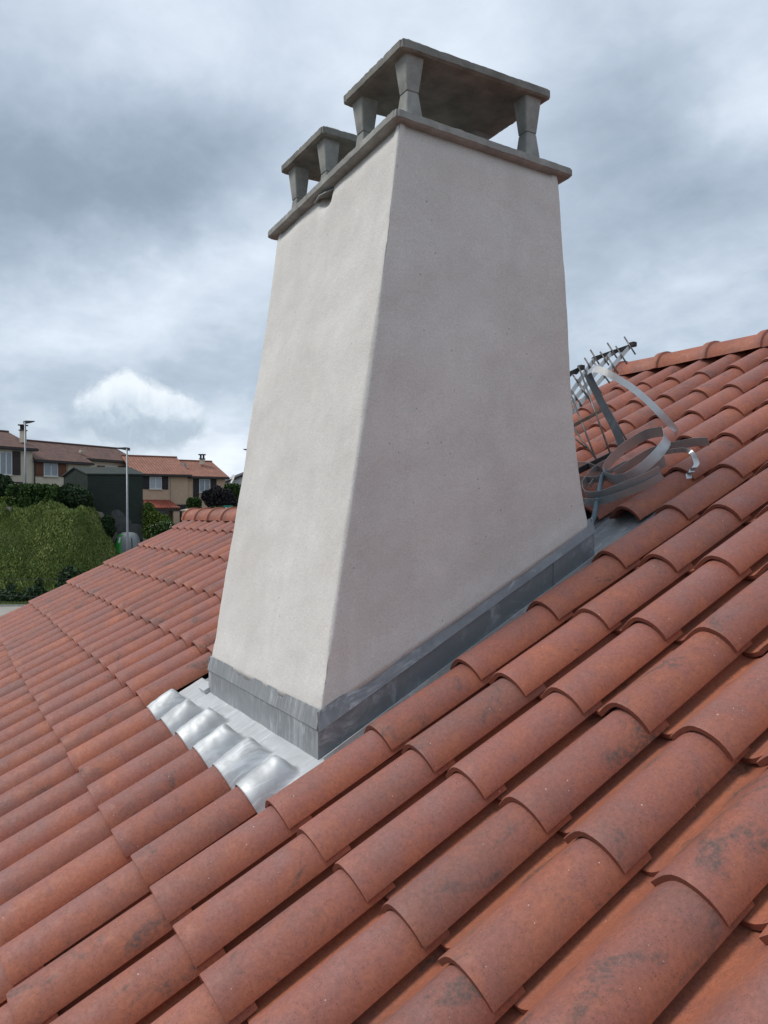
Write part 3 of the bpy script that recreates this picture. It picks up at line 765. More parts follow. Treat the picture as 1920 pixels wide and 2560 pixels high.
# apron dressed over the tiles below: six crowns that fade out into a flat sheet
def build_apron():
    V = []; F = []; nx, nv = 200, 44; x0, x1 = -6.93*TW, -.70*TW; v0, v1 = -.372, YF/cos(P)+.02
    for iv in range(nv+1):
        v = lerp(v0, v1, iv/nv)
        for ix in range(nx+1):
            x = lerp(x0, x1, ix/nx); z = lerp(-.032, -.0135, sstep(-.37, -.24, v))
            c = math.ceil(x/TW); lx = x-c*TW                       # -TW..0
            if -6 <= c <= -1:
                r = random.Random(c*17); ve = -.215+r.uniform(-.02, .018)
                k = 1-sstep(ve-.022, ve+.016, v+.012*noise.noise(Vector((x*30, v*30, c))))
                wd = lerp(1.0, .78, sstep(-.33, ve, v))
                hx = (lx+HW/2)/wd-HW/2
                hz = hump_z(hx)+.0045 if -.215 <= hx <= 0 else 0
                if hz > 0:
                    z = z+max(0, hz-.0145+.006*sstep(-.34, ve-.02, v)-z)*k
                    if -.33 < v < ve: z += .0050*noise.noise(Vector((x*28, v*28, 4.0)))+.002*noise.noise(Vector((x*70, v*70, 4.0)))
            z += .0014*noise.noise(Vector((x*22, v*22, 1.0))) + .003*noise.noise(Vector((x*6, v*8, 2.0)))
            if v < -.355: z -= .0035
            V.append(roof(x, v, z))
    # soften the wave flanks
    A = np.array([tuple(p) for p in V]).reshape(nv+1, nx+1, 3)
    for _ in range(1):
        B = A.copy(); B[:, 1:-1] = (A[:, :-2]+2*A[:, 1:-1]+A[:, 2:])/4; B[1:-1] = (B[:-2]+2*B[1:-1]+B[2:])/4; A = B
    V = [tuple(p) for p in A.reshape(-1, 3)]
    for iv in range(nv):
        for ix in range(nx):
            a = iv*(nx+1)+ix; F.append((a, a+1, a+nx+2, a+nx+1))
    o = make('wavy_apron', V, F, M['zinc_b'], fl, True, origin=roof(-.8, -.3, 0))
    md = o.modifiers.new('thick', 'SOLIDIFY'); md.thickness = .0018; md.offset = -1
build_apron()
m = MB(); m.box(roof(XF, -.14, -.022), Vector((.16, 0, 0)), RU*1.4, RN*.003); m.build('side_gutter', M['zinc_b'], fl)
m = MB(); m.box(roof(XF+.046, -.13, -.019), Vector((.004, 0, 0)), RU*1.3, RN*.022); m.build('gutter_fold', M['zinc_b'], fl)
m = MB(); m.box(roof(XL-.2, -.22, -.026), Vector((.2, 0, 0)), RU*1.5, RN*.003); m.build('side_gutter', M['zinc_d'], fl)
m = MB(); m.box(roof(XL-.075, -.155, -.022), Vector((.075, 0, 0)), RU*.05, RN*.028); m.build('corner_tab', M['zinc_b'], fl)
m = MB(); m.box(roof(XL-.2, 1.10, -.019), Vector((1.36, 0, 0)), RU*.55, RN*.003); m.build('back_gutter', M['zinc_d'], fl)

# ------------------------------------------------------------------ antenna lying behind the chimney
def r3(x, y): return 1380+x*540/1659, 820+y*540/1659
ant = empty('tv_antenna', on_roof(*r3(300, 1060), .075), 'fallen three-boom television antenna with thin rods, lying against the chimney back', 'antenna')
DA = depth_of(on_roof(*r3(330, 1030), .08))
def ap(x, y, dd=0.0): return at(*r3(x, y), DA+dd)
def rod(name, a, b_, rad, mat, parent=ant, n=6): return MB().tube([a, b_], rad, n).build(name, mat, parent, True)
def dz(y): return .42*(1020-y)/900                                 # the antenna leans away up the slope
def ap2(x, y, e=0.0): return ap(x, y, dz(y)+e)
for (x0, y0, x1, y1) in ((330, 235, -60, 800), (465, 180, -20, 800), (600, 140, 0, 830)):
    a, b_ = ap2(x0, y0), ap2(x1, y1); d = (b_-a); w_ = d.cross(CD).normalized()*.0105
    MB().box(a-w_, d, w_*2, CD*.014).build('boom', M['boom'], ant)
for (x0, y0, x1, y1, nm) in ((315, 226, 612, 128, 'end_plate'), (60, 372, 213, 306, 'end_plate')):
    a, b_ = ap2(x0, y0, -.004), ap2(x1, y1, -.004); d = b_-a; dn_ = Vector((0, 0, -1)); dn_ -= d.normalized()*dn_.dot(d.normalized())
    m = MB(); m.prism([a-dn_*.003, b_-dn_*.006, b_+dn_*.012, lerp(a, b_, .82)+dn_*.026, lerp(a, b_, .66)+dn_*.014, lerp(a, b_, .45)+dn_*.026, lerp(a, b_, .3)+dn_*.014, lerp(a, b_, .12)+dn_*.022, a+dn_*.004], CD*.03)
    o = m.build(nm, M['plastic'], ant)
    MB().box(b_-Vector((.010, .010, .012)), (.03, 0, 0), (0, .03, 0), (0, 0, .026)).build('boom_clamp', M['plastic'], o, bevel=.004)
rods = [(250, 230, 300, 312), (295, 168, 362, 278), (425, 115, 497, 228), (370, 183, 437, 285), (312, 248, 378, 352), (555, 68, 640, 202), (490, 140, 575, 275),
        (420, 212, 506, 347), (350, 290, 442, 422), (255, 322, 380, 500), (195, 395, 305, 577), (160, 360, 200, 420), (205, 430, 265, 520), (150, 480, 230, 602), (155, 490, 197, 555)]
for (x0, y0, x1, y1) in rods: rod('director_rod', ap2(x0, y0, -.007), ap2(x1, y1, -.007), .0042, M['rod'])
refl = [(150, 525, 345, 1028), (205, 295, 450, 972), (275, 345, 588, 888), (165, 770, 352, 1022), (140, 820, 262, 920)]
for (x0, y0, x1, y1) in refl: rod('reflector_rod', ap2(x0, y0, -.02), ap2(x1, y1, -.02), .0044, M['rod'])
a, b_ = ap2(150, 757, -.03), ap2(438, 603, -.03); d = b_-a
MB().box(a-Vector((0, 0, .010)), d, Vector((0, 0, .020)), CD*.012).build('cross_bar', M['brassy'], ant, bevel=.002)
a, b_ = on_roof(*r3(150, 1130), .085), on_roof(*r3(500, 960), .085); d = b_-a
MB().box(a-RN*.012, d, RN*.03, CD*.02).build('reflector_beam', M['plastic'], ant, bevel=.003)

# ------------------------------------------------------------------ curled steel strapping
def r4(x, y): return 1420+x*380/1659, 1040+y*380/1659
def ribbon(name, ctrl, width, parent, n=9, thick=.0011, mat=None):
    """ctrl: (point, width direction) pairs"""
    pts = catmull([c[0] for c in ctrl], n); wd = catmull([c[1] for c in ctrl], n); V = []; F = []
    for i, (p, w_) in enumerate(zip(pts, wd)):
        w_ = (w_.normalized()+.10*noise.noise_vector(p*9)).normalized()*width/2; p = p+.006*noise.noise_vector(p*7)+.0005*noise.noise_vector(p*40); d = (pts[min(i+1, len(pts)-1)]-pts[max(i-1, 0)]); nr = d.cross(w_).normalized()*thick/2
        V += [p-w_-nr, p+w_-nr, p+w_+nr, p-w_+nr]
    for i in range(len(pts)-1):
        a = i*4
        for k in range(4): F.append((a+k, a+(k+1) % 4, a+4+(k+1) % 4, a+4+k))
    F += [(0, 3, 2, 1), tuple(len(V)-4+k for k in range(4))]
    return make(name, V, F, mat or M['strap'], parent, 'no')
def rp(x, y, h): return on_roof(*r4(x, y), h)
strap = empty('steel_strapping', rp(600, 700, .07), 'tangle of curled galvanised steel strap lying on the tiles behind the chimney', 'strapping')
U1 = (RN+CD*-.15); 
# upright loop, dark inside, bright outside
ribbon('loop', [(rp(1035, 165, .165), U1), (rp(860, 205, .15), U1), (rp(690, 295, .135), U1), (rp(520, 420, .12), U1), (rp(425, 545, .105), U1), (rp(400, 630, .10), U1),
                (rp(450, 685, .10), U1+CR*.1), (rp(570, 695, .105), U1+CR*.2), (rp(700, 640, .11), U1-CR*.5), (rp(840, 545, .12), U1-CR*.9), (rp(965, 430, .135), U1-CR*1.1),
                (rp(1055, 320, .15), U1-CR*.9), (rp(1085, 235, .16), U1-CR*.5), (rp(1040, 160, .165), U1)], .050, strap)
ribbon('loop', [(rp(440, 515, .09), U1), (rp(340, 570, .09), U1), (rp(235, 670, .085), U1), (rp(170, 770, .085), U1), (rp(185, 850, .085), U1), (rp(270, 880, .087), U1),
                (rp(420, 855, .092), U1), (rp(620, 785, .10), U1), (rp(820, 700, .11), U1), (rp(1010, 605, .118), U1)], .050, strap)
ribbon('loop', [(rp(1030, 650, .10), U1-CR*.5), (rp(860, 745, .092), U1-CR*.3), (rp(680, 830, .085), U1-CR*.2), (rp(500, 895, .08), U1), (rp(310, 935, .078), U1), (rp(170, 930, .078), U1), (rp(60, 880, .08), U1)], .032, strap)
ribbon('tail', [(rp(520, 640, .09), U1), (rp(690, 520, .095), U1), (rp(900, 395, .105), U1), (rp(1120, 330, .115), U1), (rp(1330, 300, .12), U1), (rp(1530, 290, .125), U1)], .040, strap)
ribbon('loop', [(rp(430, 680, .08), U1), (rp(560, 715, .08), U1), (rp(760, 655, .085), U1), (rp(950, 560, .09), U1), (rp(1062, 490, .095), U1)], .046, strap)
cr = [(1040, 405), (1180, 385), (1290, 385), (1365, 430), (1398, 510), (1375, 560), (1352, 575), (1345, 610), (1318, 625), (1325, 690)]
ribbon('crumpled_end', [(rp(x, y, .115-.006*k), U1 if k < 3 else U1*.4+CR*1.0-CU*.3) for k, (x, y) in enumerate(cr)], .022, strap, 6)
ribbon('strip', [(rp(60, 520, .09), U1), (rp(150, 530, .09), U1), (rp(260, 545, .09), U1), (rp(370, 580, .092), U1)], .032, strap)
ribbon('strip', [(rp(60, 670, .085), U1), (rp(200, 690, .085), U1), (rp(340, 690, .085), U1), (rp(480, 660, .085), U1)], .032, strap)
ribbon('strip', [(rp(240, 760, .08), U1), (rp(300, 690, .085), U1), (rp(450, 620, .09), U1), (rp(560, 560, .095), U1), (rp(650, 510, .1), U1)], .022, strap)
# the long band: rises dark from the pile (shade put into its colour), folds over at the top and arcs down bright
WD = CR*1.0 + CU*.25
la = [(ap(545, 925, -.04), WD), (ap(480, 770, -.03), WD), (ap(410, 620, -.01), WD), (ap(340, 490, .02), WD), (ap(290, 400, .04), WD), (ap(272, 352, .05), WD)]
ribbon('raised_band', la, .038, strap, mat=M['strap_shade'])
w2 = CU*1.0+CR*.35
lb = [(ap(272, 350, .05), w2*.6+CD*.6), (ap(330, 318, .0), w2), (ap(430, 345, -.06), w2), (ap(560, 420, -.10), w2), (ap(700, 530, -.12), w2+CR*.2), (ap(820, 650, -.12), w2+CR*.4), (ap(910, 740, -.11), w2*.6+CR),
      (ap(950, 790, -.10), CR*.8+CD*.5), (ap(940, 835, -.09), CR*.3+CD)]
ribbon('arched_band', lb, .034, strap)
# conduit out of the chimney foot
hs = [rp(110, 1225, .03), rp(200, 1215, .035), rp(255, 1170, .045), rp(290, 1080, .06), rp(310, 970, .075), rp(335, 850, .085), rp(360, 720, .09), rp(385, 640, .095), rp(415, 600, .09)]
o = MB().tube(catmull(hs, 6), .0105, 10).build('conduit', M['hose'], None, True)
tag(o, 'blue-grey flexible conduit curving out from the upper foot of the chimney', 'conduit')

# ------------------------------------------------------------------ terrain
FW = Vector((sin(YAW), cos(YAW), 0)); RT = Vector((cos(YAW), -sin(YAW), 0))
def W3(r, f, z): return Vector((C.x, C.y, C.z)) + RT*r + FW*f + Vector((0, 0, z))
def ground_z(r, f):
    base = -5.25 + 4.25*sstep(44, 70, f) + 1.2*sstep(75, 240, f)
    k = sstep(46.5, 52.5, f)*sstep(-17.6, -20.2, r+.06*(f-50))
    return base + (0.15-base)*k*(1 if f < 70 else 1-sstep(70, 100, f)) + (.3*noise.noise(Vector((r*.45, f*.45, 3)))*k*(1-sstep(51, 54, f)) if k > 0 else 0)
def crop(x, y): return x*640/1659, 1000+y*640/1659
def bgpt(x, y, f): return at(*crop(x, y), f)
V = []; F = []
fs = [-40, -20, 0, 10, 20, 30] + list(np.arange(36, 76, 1.0)) + [80, 90, 110, 150, 220, 320, 500, 900, 1800]
rs = [-1800, -900, -400, -200, -120, -80, -60, -50, -40, -34] + list(np.arange(-30, -9, .75)) + [-6, 0, 8, 20, 40, 80, 160, 400, 900, 1800]
for f in fs:
    for r in rs: V.append(W3(r, f, ground_z(r, f)))
for i in range(len(fs)-1):
    for k in range(len(rs)-1):
        a = i*len(rs)+k; F.append((a, a+1, a+len(rs)+1, a+len(rs)))
g = make('ground', V, F, M['soil'], None, True, origin=(0, 0, C.z-5.25)); g['kind'] = 'structure'; 
V = []; F = []
for k, f in enumerate(np.linspace(34, 43.6, 8)):
    for r in np.linspace(-60, 30, 12): V.append(W3(r, f, ground_z(r, f)+.02))
for i in range(7):
    for k in range(11): a = i*12+k; F.append((a, a+1, a+13, a+12))
make('road', V, F, M['pave'], None)['kind'] = 'structure'
V = []; F = []
m = MB(); m.box(W3(-60, 43.6, -5.30), RT*90, FW*.18, (0, 0, .15)); m.build('kerb', M['concrete_l'])['kind'] = 'structure'

# ------------------------------------------------------------------ vegetation
def leaves(name, pts, size, mat, parent=None, up=0.0, aspect=1.0, kind=None, origin=None, slim=.55):
    pts = np.asarray(pts); n = len(pts); s = size*rng.uniform(.6, 1.4, n)[:, None]
    a = rng.normal(size=(n, 3)); a[:, 2] += up; a /= np.linalg.norm(a, axis=1)[:, None]
    b_ = rng.normal(size=(n, 3)); b_ -= a*(a*b_).sum(1)[:, None]; b_ /= np.linalg.norm(b_, axis=1)[:, None]
    A, B = a*s*aspect, b_*s*slim
    if origin is None: origin = Vector((pts[:, 0].mean(), pts[:, 1].mean(), pts[:, 2].min()))
    q = np.stack([pts-A*.5, pts+B*.5, pts+A*.5, pts-B*.5], 1).reshape(-1, 3)-np.array(origin)
    me = bpy.data.meshes.new(name); me.vertices.add(4*n); me.vertices.foreach_set('co', q.ravel())
    me.loops.add(4*n); me.loops.foreach_set('vertex_index', np.arange(4*n)); me.polygons.add(n)
    me.polygons.foreach_set('loop_start', np.arange(0, 4*n, 4)); me.update(calc_edges=True)
    me.attributes.new('rnd', 'FLOAT', 'POINT').data.foreach_set('value', np.repeat(rng.random(n), 4))
    me.materials.append(mat); o = link(name, me, parent, Matrix.Translation(Vector(origin)))
    if kind: o['kind'] = kind
    return o
def blobs(centers, n, shell=.55, box=1.0):
    """points in the outer shell of a lumpy union of ellipsoids (world space)"""
    out = []; w = np.array([c[1]*c[2]*c[3] for c in centers])**(2/3); w = w/w.sum()
    for (c, rx, ry, rz), k in zip(centers, (w*n).astype(int)):
        d = rng.normal(size=(k, 3)); d /= np.linalg.norm(d, axis=1)[:, None]
        d = np.sign(d)*np.abs(d)**box
        lump = np.array([1+(.22 if box == 1 else .09)*noise.noise(Vector(v)*2.6+Vector(c)) for v in d])[:, None]
        rad = (shell+(1-shell)*rng.random(k)**.45)[:, None]*lump
        o = d*rad*np.array([rx, ry, rz])
        out.append(o[:, :1]*np.array(RT)+o[:, 1:2]*np.array(FW)+o[:, 2:]*np.array([0, 0, 1.])+np.array(c))
    return np.concatenate(out)
def core(name, centers, mat, parent, k=.72):
    m = MB()
    for (c, rx, ry, rz) in centers:
        V = []; F = []; nu, nv = 10, 6
        for j in range(nv+1):
            th = pi*j/nv
            for i in range(nu):
                p = Vector((sin(th)*cos(2*pi*i/nu), sin(th)*sin(2*pi*i/nu), cos(th)))
                l = k*(1+.22*noise.noise(p*2.6+Vector(c)))
                V.append(Vector(c)+RT*p.x*rx*l+FW*p.y*ry*l+Vector((0, 0, p.z*rz*l)))
        for j in range(nv):
            for i in range(nu): F.append((j*nu+i, (j+1)*nu+i, (j+1)*nu+(i+1) % nu, j*nu+(i+1) % nu))
        m.add(V, F)
    return m.build(name, mat, parent)
def shrub(name, label, cat, rects, f, n, size, mat, stems=True, up=.2, group=None, depth=None, box=1.0):
    """rects: (x0,y0,x1,y1) lobes in the left-hand detail crop, at distance f"""
    cs = []
    for (x0, y0, x1, y1) in rects:
        c = bgpt((x0+x1)/2, (y0+y1)/2, f); k = f/FL*640/1659/2
        rx, rz = (x1-x0)*k*1.02, (y1-y0)*k*1.02
        cs.append((tuple(c), rx, depth or min(rx, 1.6), rz))
    zb = min(c[0][2]-c[3] for c in cs); cx = sum((Vector(c[0]) for c in cs), Vector())/len(cs)
    rr = (cx-C).dot(RT); ff = (cx-C).dot(FW); gz = C.z+ground_z(rr, ff)
    e = empty(name, (cx.x, cx.y, min(zb, gz)), label, cat, group)
    leaves('crown', blobs(cs, n, box=box), size, mat, e, up)
    core('crown_core', cs, mat, e)
    m = MB(); base = Vector((cx.x, cx.y, min(zb-.05, gz-.05)))
    for c in cs[:4]: m.tube([base, base.lerp(Vector(c[0]), .5)+Vector((0, 0, .1)), Vector(c[0])], [.07, .05, .025], 6)
    m.build('trunk', M['bark'], e)
    return e
# the overgrown bank
n = 170000; rr = rng.uniform(-31, -17.0, n); ff = rng.uniform(43.9, 54.5, n)
gz = np.array([ground_z(a, b_) for a, b_ in zip(rr, ff)])
lump = np.array([noise.noise(Vector((a*.55, b_*.55, 2))) + .5*noise.noise(Vector((a*1.6, b_*1.6, 5))) for a, b_ in zip(rr, ff)])
hgt = np.clip(.25+.75*lump, .02, 1.1)*np.clip((ff-44.6)/2.0, .15, 1)*rng.random(n)
pts = np.array(C)+rr[:, None]*np.array(RT)+ff[:, None]*np.array(FW); pts[:, 2] = C.z+gz+hgt
o = leaves('bank_grass', pts, .13, M['grass'], None, 1.6, 2.0, kind='stuff', slim=.42); tag(o, 'rough green grass and weeds covering the steep roadside bank', 'grass')
# darker bramble at the foot of the bank, spread upward in place of shadows
n = 20000; rr = rng.uniform(-28, -16.6, n); ff = rng.uniform(45.0, 48.4, n)
gz = np.array([ground_z(a, b_) for a, b_ in zip(rr, ff)]); lump = np.array([noise.noise(Vector((a*.8, b_*.8, 9))) for a, b_ in zip(rr, ff)])
keep = lump+(rr+20)*.03 > -.16+.30*(ff-45)/3.4; rr, ff, gz, lump = rr[keep], ff[keep], gz[keep], lump[keep]
pts = np.array(C)+rr[:, None]*np.array(RT)+ff[:, None]*np.array(FW); pts[:, 2] = C.z+gz+np.clip(.5+lump, .1, 1)*rng.random(len(rr))
o = leaves('bramble', pts, .24, M['hedge_dk'], None, .4, 1.0, kind='stuff'); tag(o, 'dark bramble thicket, spread wider in place of shadow, at the foot of the grassy bank', 'bramble')

shrub('clipped_hedge', 'clipped green hedge on top of the bank, left of the dark green shed', 'hedge', [(72, 546, 240, 712), (190, 544, 322, 706)], 53.5, 16000, .17, M['hedge'], depth=1.2, box=.45)
shrub('ivy_clump', 'paler twiggy shrub between the clipped hedge and the dark bush', 'shrub', [(305, 550, 400, 690), (310, 600, 390, 720)], 53.3, 3500, .18, M['hedge'], depth=1.0)
shrub('dark_bush', 'dark evergreen bush touching the left wall of the green shed', 'bush', [(385, 550, 500, 690), (450, 560, 560, 700), (500, 590, 592, 720)], 54.0, 9000, .19, M['hedge_dk'], depth=1.2)
shrub('conifer', 'very dark conifer at the left edge of the photo, before the cream house', 'tree', [(-60, 485, 40, 625), (-10, 490, 85, 630), (-40, 480, 30, 560)], 55.0, 6000, .17, M['hedge_dk'], up=1.2)
shrub('low_hedge', 'low bright green hedge under the dark conifer at the left edge', 'hedge', [(-60, 628, 30, 700), (0, 628, 75, 695)], 52.6, 3500, .16, M['bush'])
shrub('garden_shrub', 'bright yellow-green shrub right of the dark green shed', 'shrub', [(925, 665, 1005, 790), (930, 720, 1060, 860), (1000, 745, 1110, 880), (925, 800, 1000, 900), (1040, 790, 1135, 880)], 57.0, 11000, .17, M['bush'])
shrub('flowering_shrub', 'shrub dotted with white blossom beside the bright shrub and garage', 'shrub', [(960, 800, 1060, 900), (1020, 780, 1125, 880)], 56.0, 3200, .16, M['hedge'])
fl_p = blobs([(tuple(bgpt(1040, 835, 55.5)), 1.0, .6, .6)], 60); o = leaves('blossom', fl_p, .10, M['flower'], bpy.data.objects['flowering_shrub'])
shrub('topiary_bush', 'clipped rounded bush in front of the beige house corner', 'bush', [(1210, 632, 1304, 750)], 64.0, 4500, .15, M['hedge'], box=.6)
shrub('plum_tree', 'dark purple-leaved tree before the right-hand beige house', 'tree', [(1305, 585, 1400, 670), (1350, 560, 1460, 660), (1420, 580, 1520, 680), (1330, 620, 1420, 700), (1400, 620, 1535, 705)], 62.0, 8000, .19, M['purple'])
shrub('boundary_hedge', 'tall green hedge at the right end of the beige houses', 'hedge', [(1455, 542, 1560, 690), (1540, 548, 1640, 700)], 66.0, 6000, .18, M['hedge'], box=.5)
shrub('front_hedge', 'low dark clipped hedge below the purple-leaved tree', 'hedge', [(1365, 690, 1460, 740), (1440, 689, 1560, 742)], 60.0, 4500, .15, M['hedge_dk'], box=.45)
shrub('ivy_bush', 'dark bush growing at the foot of the green shed wall', 'bush', [(660, 745, 735, 850), (655, 790, 745, 890), (640, 830, 720, 930)], 54.6, 4500, .17, M['hedge_dk'], depth=.7)

# ------------------------------------------------------------------ houses
class Fac:
    """a facade: left foot, right foot, given as crop x and distance"""
    def __init__(s, xl, fl_, xr, fr_):
        a = bgpt(xl, 715, fl_); b_ = bgpt(xr, 715, fr_); s.o = Vector((a.x, a.y, 0)); d = Vector((b_.x-a.x, b_.y-a.y, 0))
        s.L = d.length; s.ux = d/s.L; s.uy = Vector((-s.ux.y, s.ux.x, 0))
        if s.uy.dot(FW) < 0: s.uy = -s.uy
    def p(s, u, z, o=0): return s.o + s.ux*u + s.uy*o + Vector((0, 0, z))
    def hit(s, x, y, o=0):
        d = ray(*crop(x, y)); nrm = s.uy; t_ = (s.o+s.uy*o-C).dot(nrm)/d.dot(nrm); q = C+d*t_
        return (q-s.o).dot(s.ux), q.z
    def box(s, m, u0, u1, z0, z1, o0, o1): return m.box(s.p(u0, z0, o0), s.ux*(u1-u0), s.uy*(o1-o0), (0, 0, z1-z0))
def roof_slab(name, e0, e1, r0, r1, mat, parent, thick=.10):
    """one sloping plane eave e0-e1, ridge r0-r1, with UVs in metres for the tile ribs"""
    up = (e1-e0).cross(r0-e0).normalized(); 
    if up.z < 0: up = -up
    V = [e0, e1, r1, r0]; V += [p-up*thick for p in V]
    o = make(name, V, [(0, 1, 2, 3), (7, 6, 5, 4), (0, 4, 5, 1), (1, 5, 6, 2), (2, 6, 7, 3), (3, 7, 4, 0)], mat, parent)
    ux = (e1-e0).normalized(); uy = up.cross(ux); 
    if uy.dot(r0-e0) < 0: uy = -uy
    uvl = o.data.uv_layers.new(name='UVMap')
    for lp in o.data.loops:
        d = V[lp.vertex_index]-e0; uvl.data[lp.index].uv = (d.dot(ux), d.dot(uy))
    return o
def house(name, label, fac, y_e, y_r, x_at, zb, depth, wall, rmat, group, ov=.35, hl=.25, hr=.25, same=None):
    ze = fac.hit(x_at, y_e)[1]; rd = depth/2
    zr = fac.hit(x_at, y_r, rd)[1]-.16; L = fac.L
    if same: ze, zr = same
    e_z = (ze, zr)
    e = empty(name, fac.p(L/2, zb, depth/2), label, 'house', group)
    m = MB(); m.prism([fac.p(0, zb), fac.p(0, ze), fac.p(0, zr-.12, rd), fac.p(0, ze, depth), fac.p(0, zb, depth)], fac.ux*L); m.build('wall', wall, e)
    sl = (zr-ze)/rd
    roof_slab('roof', fac.p(-hl, ze-ov*sl+.06, -ov), fac.p(L+hr, ze-ov*sl+.06, -ov), fac.p(-hl, zr+.06, rd), fac.p(L+hr, zr+.06, rd), rmat, e)
    roof_slab('roof', fac.p(L+hr, ze-ov*sl+.06, depth+ov), fac.p(-hl, ze-ov*sl+.06, depth+ov), fac.p(L+hr, zr+.058, rd), fac.p(-hl, zr+.058, rd), rmat, e)
    m = MB(); m.tube([fac.p(-hl, zr+.07, rd), fac.p(L+hr, zr+.07, rd)], .11, 8); m.build('ridge', rmat, e)
    m = MB(); m.box(fac.p(-hl, ze-ov*sl-.14, -ov-.12), fac.ux*(L+hl+hr), fac.uy*.13, (0, 0, .14)); m.build('gutter', M['gutter'], e)
    m = MB(); m.box(fac.p(-hl, ze-ov*sl-.16, -ov+.02), fac.ux*(L+hl+hr), fac.uy*.34, (0, 0, .05)); m.build('soffit', M['gutter'], e)
    e['_z'] = e_z
    return e
def window(e, fac, x0, y0, x1, y1, panes=2, glass=None, o=0):
    (u0, z1), (u1, z0) = fac.hit(x0, y0), fac.hit(x1, y1)
    m = MB(); fw = .07
    for a, b_, c, d in ((u0, u1, z0, z0+fw), (u0, u1, z1-fw, z1), (u0, u0+fw, z0+fw, z1-fw), (u1-fw, u1, z0+fw, z1-fw)): fac.box(m, a, b_, c, d, -.05, .0)
    for k in range(1, panes): uu = lerp(u0, u1, k/panes); fac.box(m, uu-.05, uu+.05, z0+fw, z1-fw, -.048, .0)
    w_ = m.build('window', M['frame'], e)
    for k in range(panes):
        m = MB(); a, b_ = lerp(u0+fw, u1-fw, k/panes)+(.05 if k else 0), lerp(u0+fw, u1-fw, (k+1)/panes)-(.05 if k < panes-1 else 0)
        fac.box(m, a, b_, z0+fw, z1-fw, -.022, -.002); m.build('pane', glass or M['glass'], w_)
    m = MB(); fac.box(m, u0-.08, u1+.08, z0-.07, z0, -.12, 0); m.build('sill', M['cream'], w_)
    return w_
def panel(name, e, fac, x0, y0, x1, y1, mat, o0=-.06, o1=-.005, rails=False):
    (u0, z1), (u1, z0) = fac.hit(x0, y0), fac.hit(x1, y1); m = MB(); fac.box(m, u0, u1, z0, z1, o0, o1)
    if rails:
        for k in (.16, .84): zz = lerp(z0, z1, k); fac.box(m, u0+.02, u1-.02, zz-.04, zz+.04, o0-.025, o0)
    return m.build(name, mat, e)
def chimney_stack(e, x0, x1, ytop, ybot, f, capmat, parent_name='chimney_stack'):
    a, b_ = bgpt(x0, ytop, f), bgpt(x1, ybot, f); w_ = (b_-a).dot(RT); h = a.z-b_.z
    m = MB(); o = Vector((a.x, a.y, b_.z)); m.box(o, RT*w_, FW*w_, (0, 0, h)); st = m.build('chimney_stack', M['cream'], e)
    m = MB(); 
    for dx in (0.02, w_-.12):
        for dy in (.02, w_-.12): m.box(o+RT*dx+FW*dy+Vector((0, 0, h)), RT*.1, FW*.1, (0, 0, .32))
    m.box(o-RT*.1-FW*.1+Vector((0, 0, h+.32)), RT*(w_+.2), FW*(w_+.2), (0, 0, .09)); m.box(o-RT*.06-FW*.06+Vector((0, 0, h-.08)), RT*(w_+.12), FW*(w_+.12), (0, 0, .08))
    m.build('stack_cap', M['gutter'], st)
GR = 'terraced houses beyond the bank'
zA = C.z-.2
fA = Fac(-160, 57.5, 212, 61.5)
hA = house('terraced_house', 'cream house with brown tiles and tall window at the left edge', fA, 300, 204, 100, zA, 7.0, M['cream'], M['roof_brown'], GR)
window(hA, fA, -40, 330, 76, 487, 3); panel('shutter', hA, fA, 80, 330, 131, 487, M['shutter_br'], rails=True)
panel('door', hA, fA, 70, 530, 146, 640, M['shutter_dk'])
chimney_stack(hA, 127, 158, 192, 275, 61.5, None)
fB = Fac(213, 61.5, 590, 66.5)
hB = house('terraced_house', 'cream house with orange-brown wooden shutters and brown tiled roof', fB, 377, 261, 230, zA-.2, 7.2, M['cream'], M['roof_brown'], GR, hl=.0, hr=.0)
window(hB, fB, 281, 405, 374, 497, 2, M['glass']); panel('shutter', hB, fB, 229, 400, 279, 496, M['shutter_or'], rails=True); panel('shutter', hB, fB, 376, 402, 428, 500, M['shutter_or'], rails=True)
u, z = fB.hit(437, 390); m = MB(); m.tube([fB.p(u, z, -.1), fB.p(u, zA-.2, -.1)], .05, 8); m.build('downpipe', M['pipe'], hB)
u, z = fB.hit(213, 390); m = MB(); m.tube([fB.p(.1, z, -.1), fB.p(.1, zA-.2, -.1)], .05, 8); m.build('downpipe', M['gutter'], hB)
u, z = fB.hit(505, 333, 1.6); m = MB(); m.box(fB.p(u, z-.1, 1.2), fB.ux*.35, fB.uy*.3, (0, 0, .22)); m.build('roof_vent', M['pipe'], hB)
fC = Fac(588, 67.2, 876, 71.5); fC.ux, fC.uy = fB.ux, fB.uy; fC.o = fB.p(fB.L+.02, 0, 1.0); zeB, zrB = hB['_z']; slB = (zrB-zeB)/3.6
fC.L = fC.hit(876, 715)[0]
hC = house('terraced_house', 'cream house with half-hidden window above the green shed roof', fC, 356, 279, 600, zA-.4, 5.2, M['cream'], M['roof_brown'], GR, hl=0, same=(zeB+slB, zrB-.002))
window(hC, fC, 680, 427, 762, 500, 1, M['glass_l']); panel('shutter', hC, fC, 630, 424, 678, 500, M['shutter_or'], rails=True); panel('shutter', hC, fC, 764, 428, 808, 500, M['shutter_or'], rails=True)
zD = C.z-1.9
fD = Fac(880, 68.5, 1218, 71.1)
hD = house('terraced_house', 'beige house with orange tiles, lace-curtained window and red canopy', fD, 471, 359, 930, zD, 7.4, M['beige'], M['roof_red'], GR)
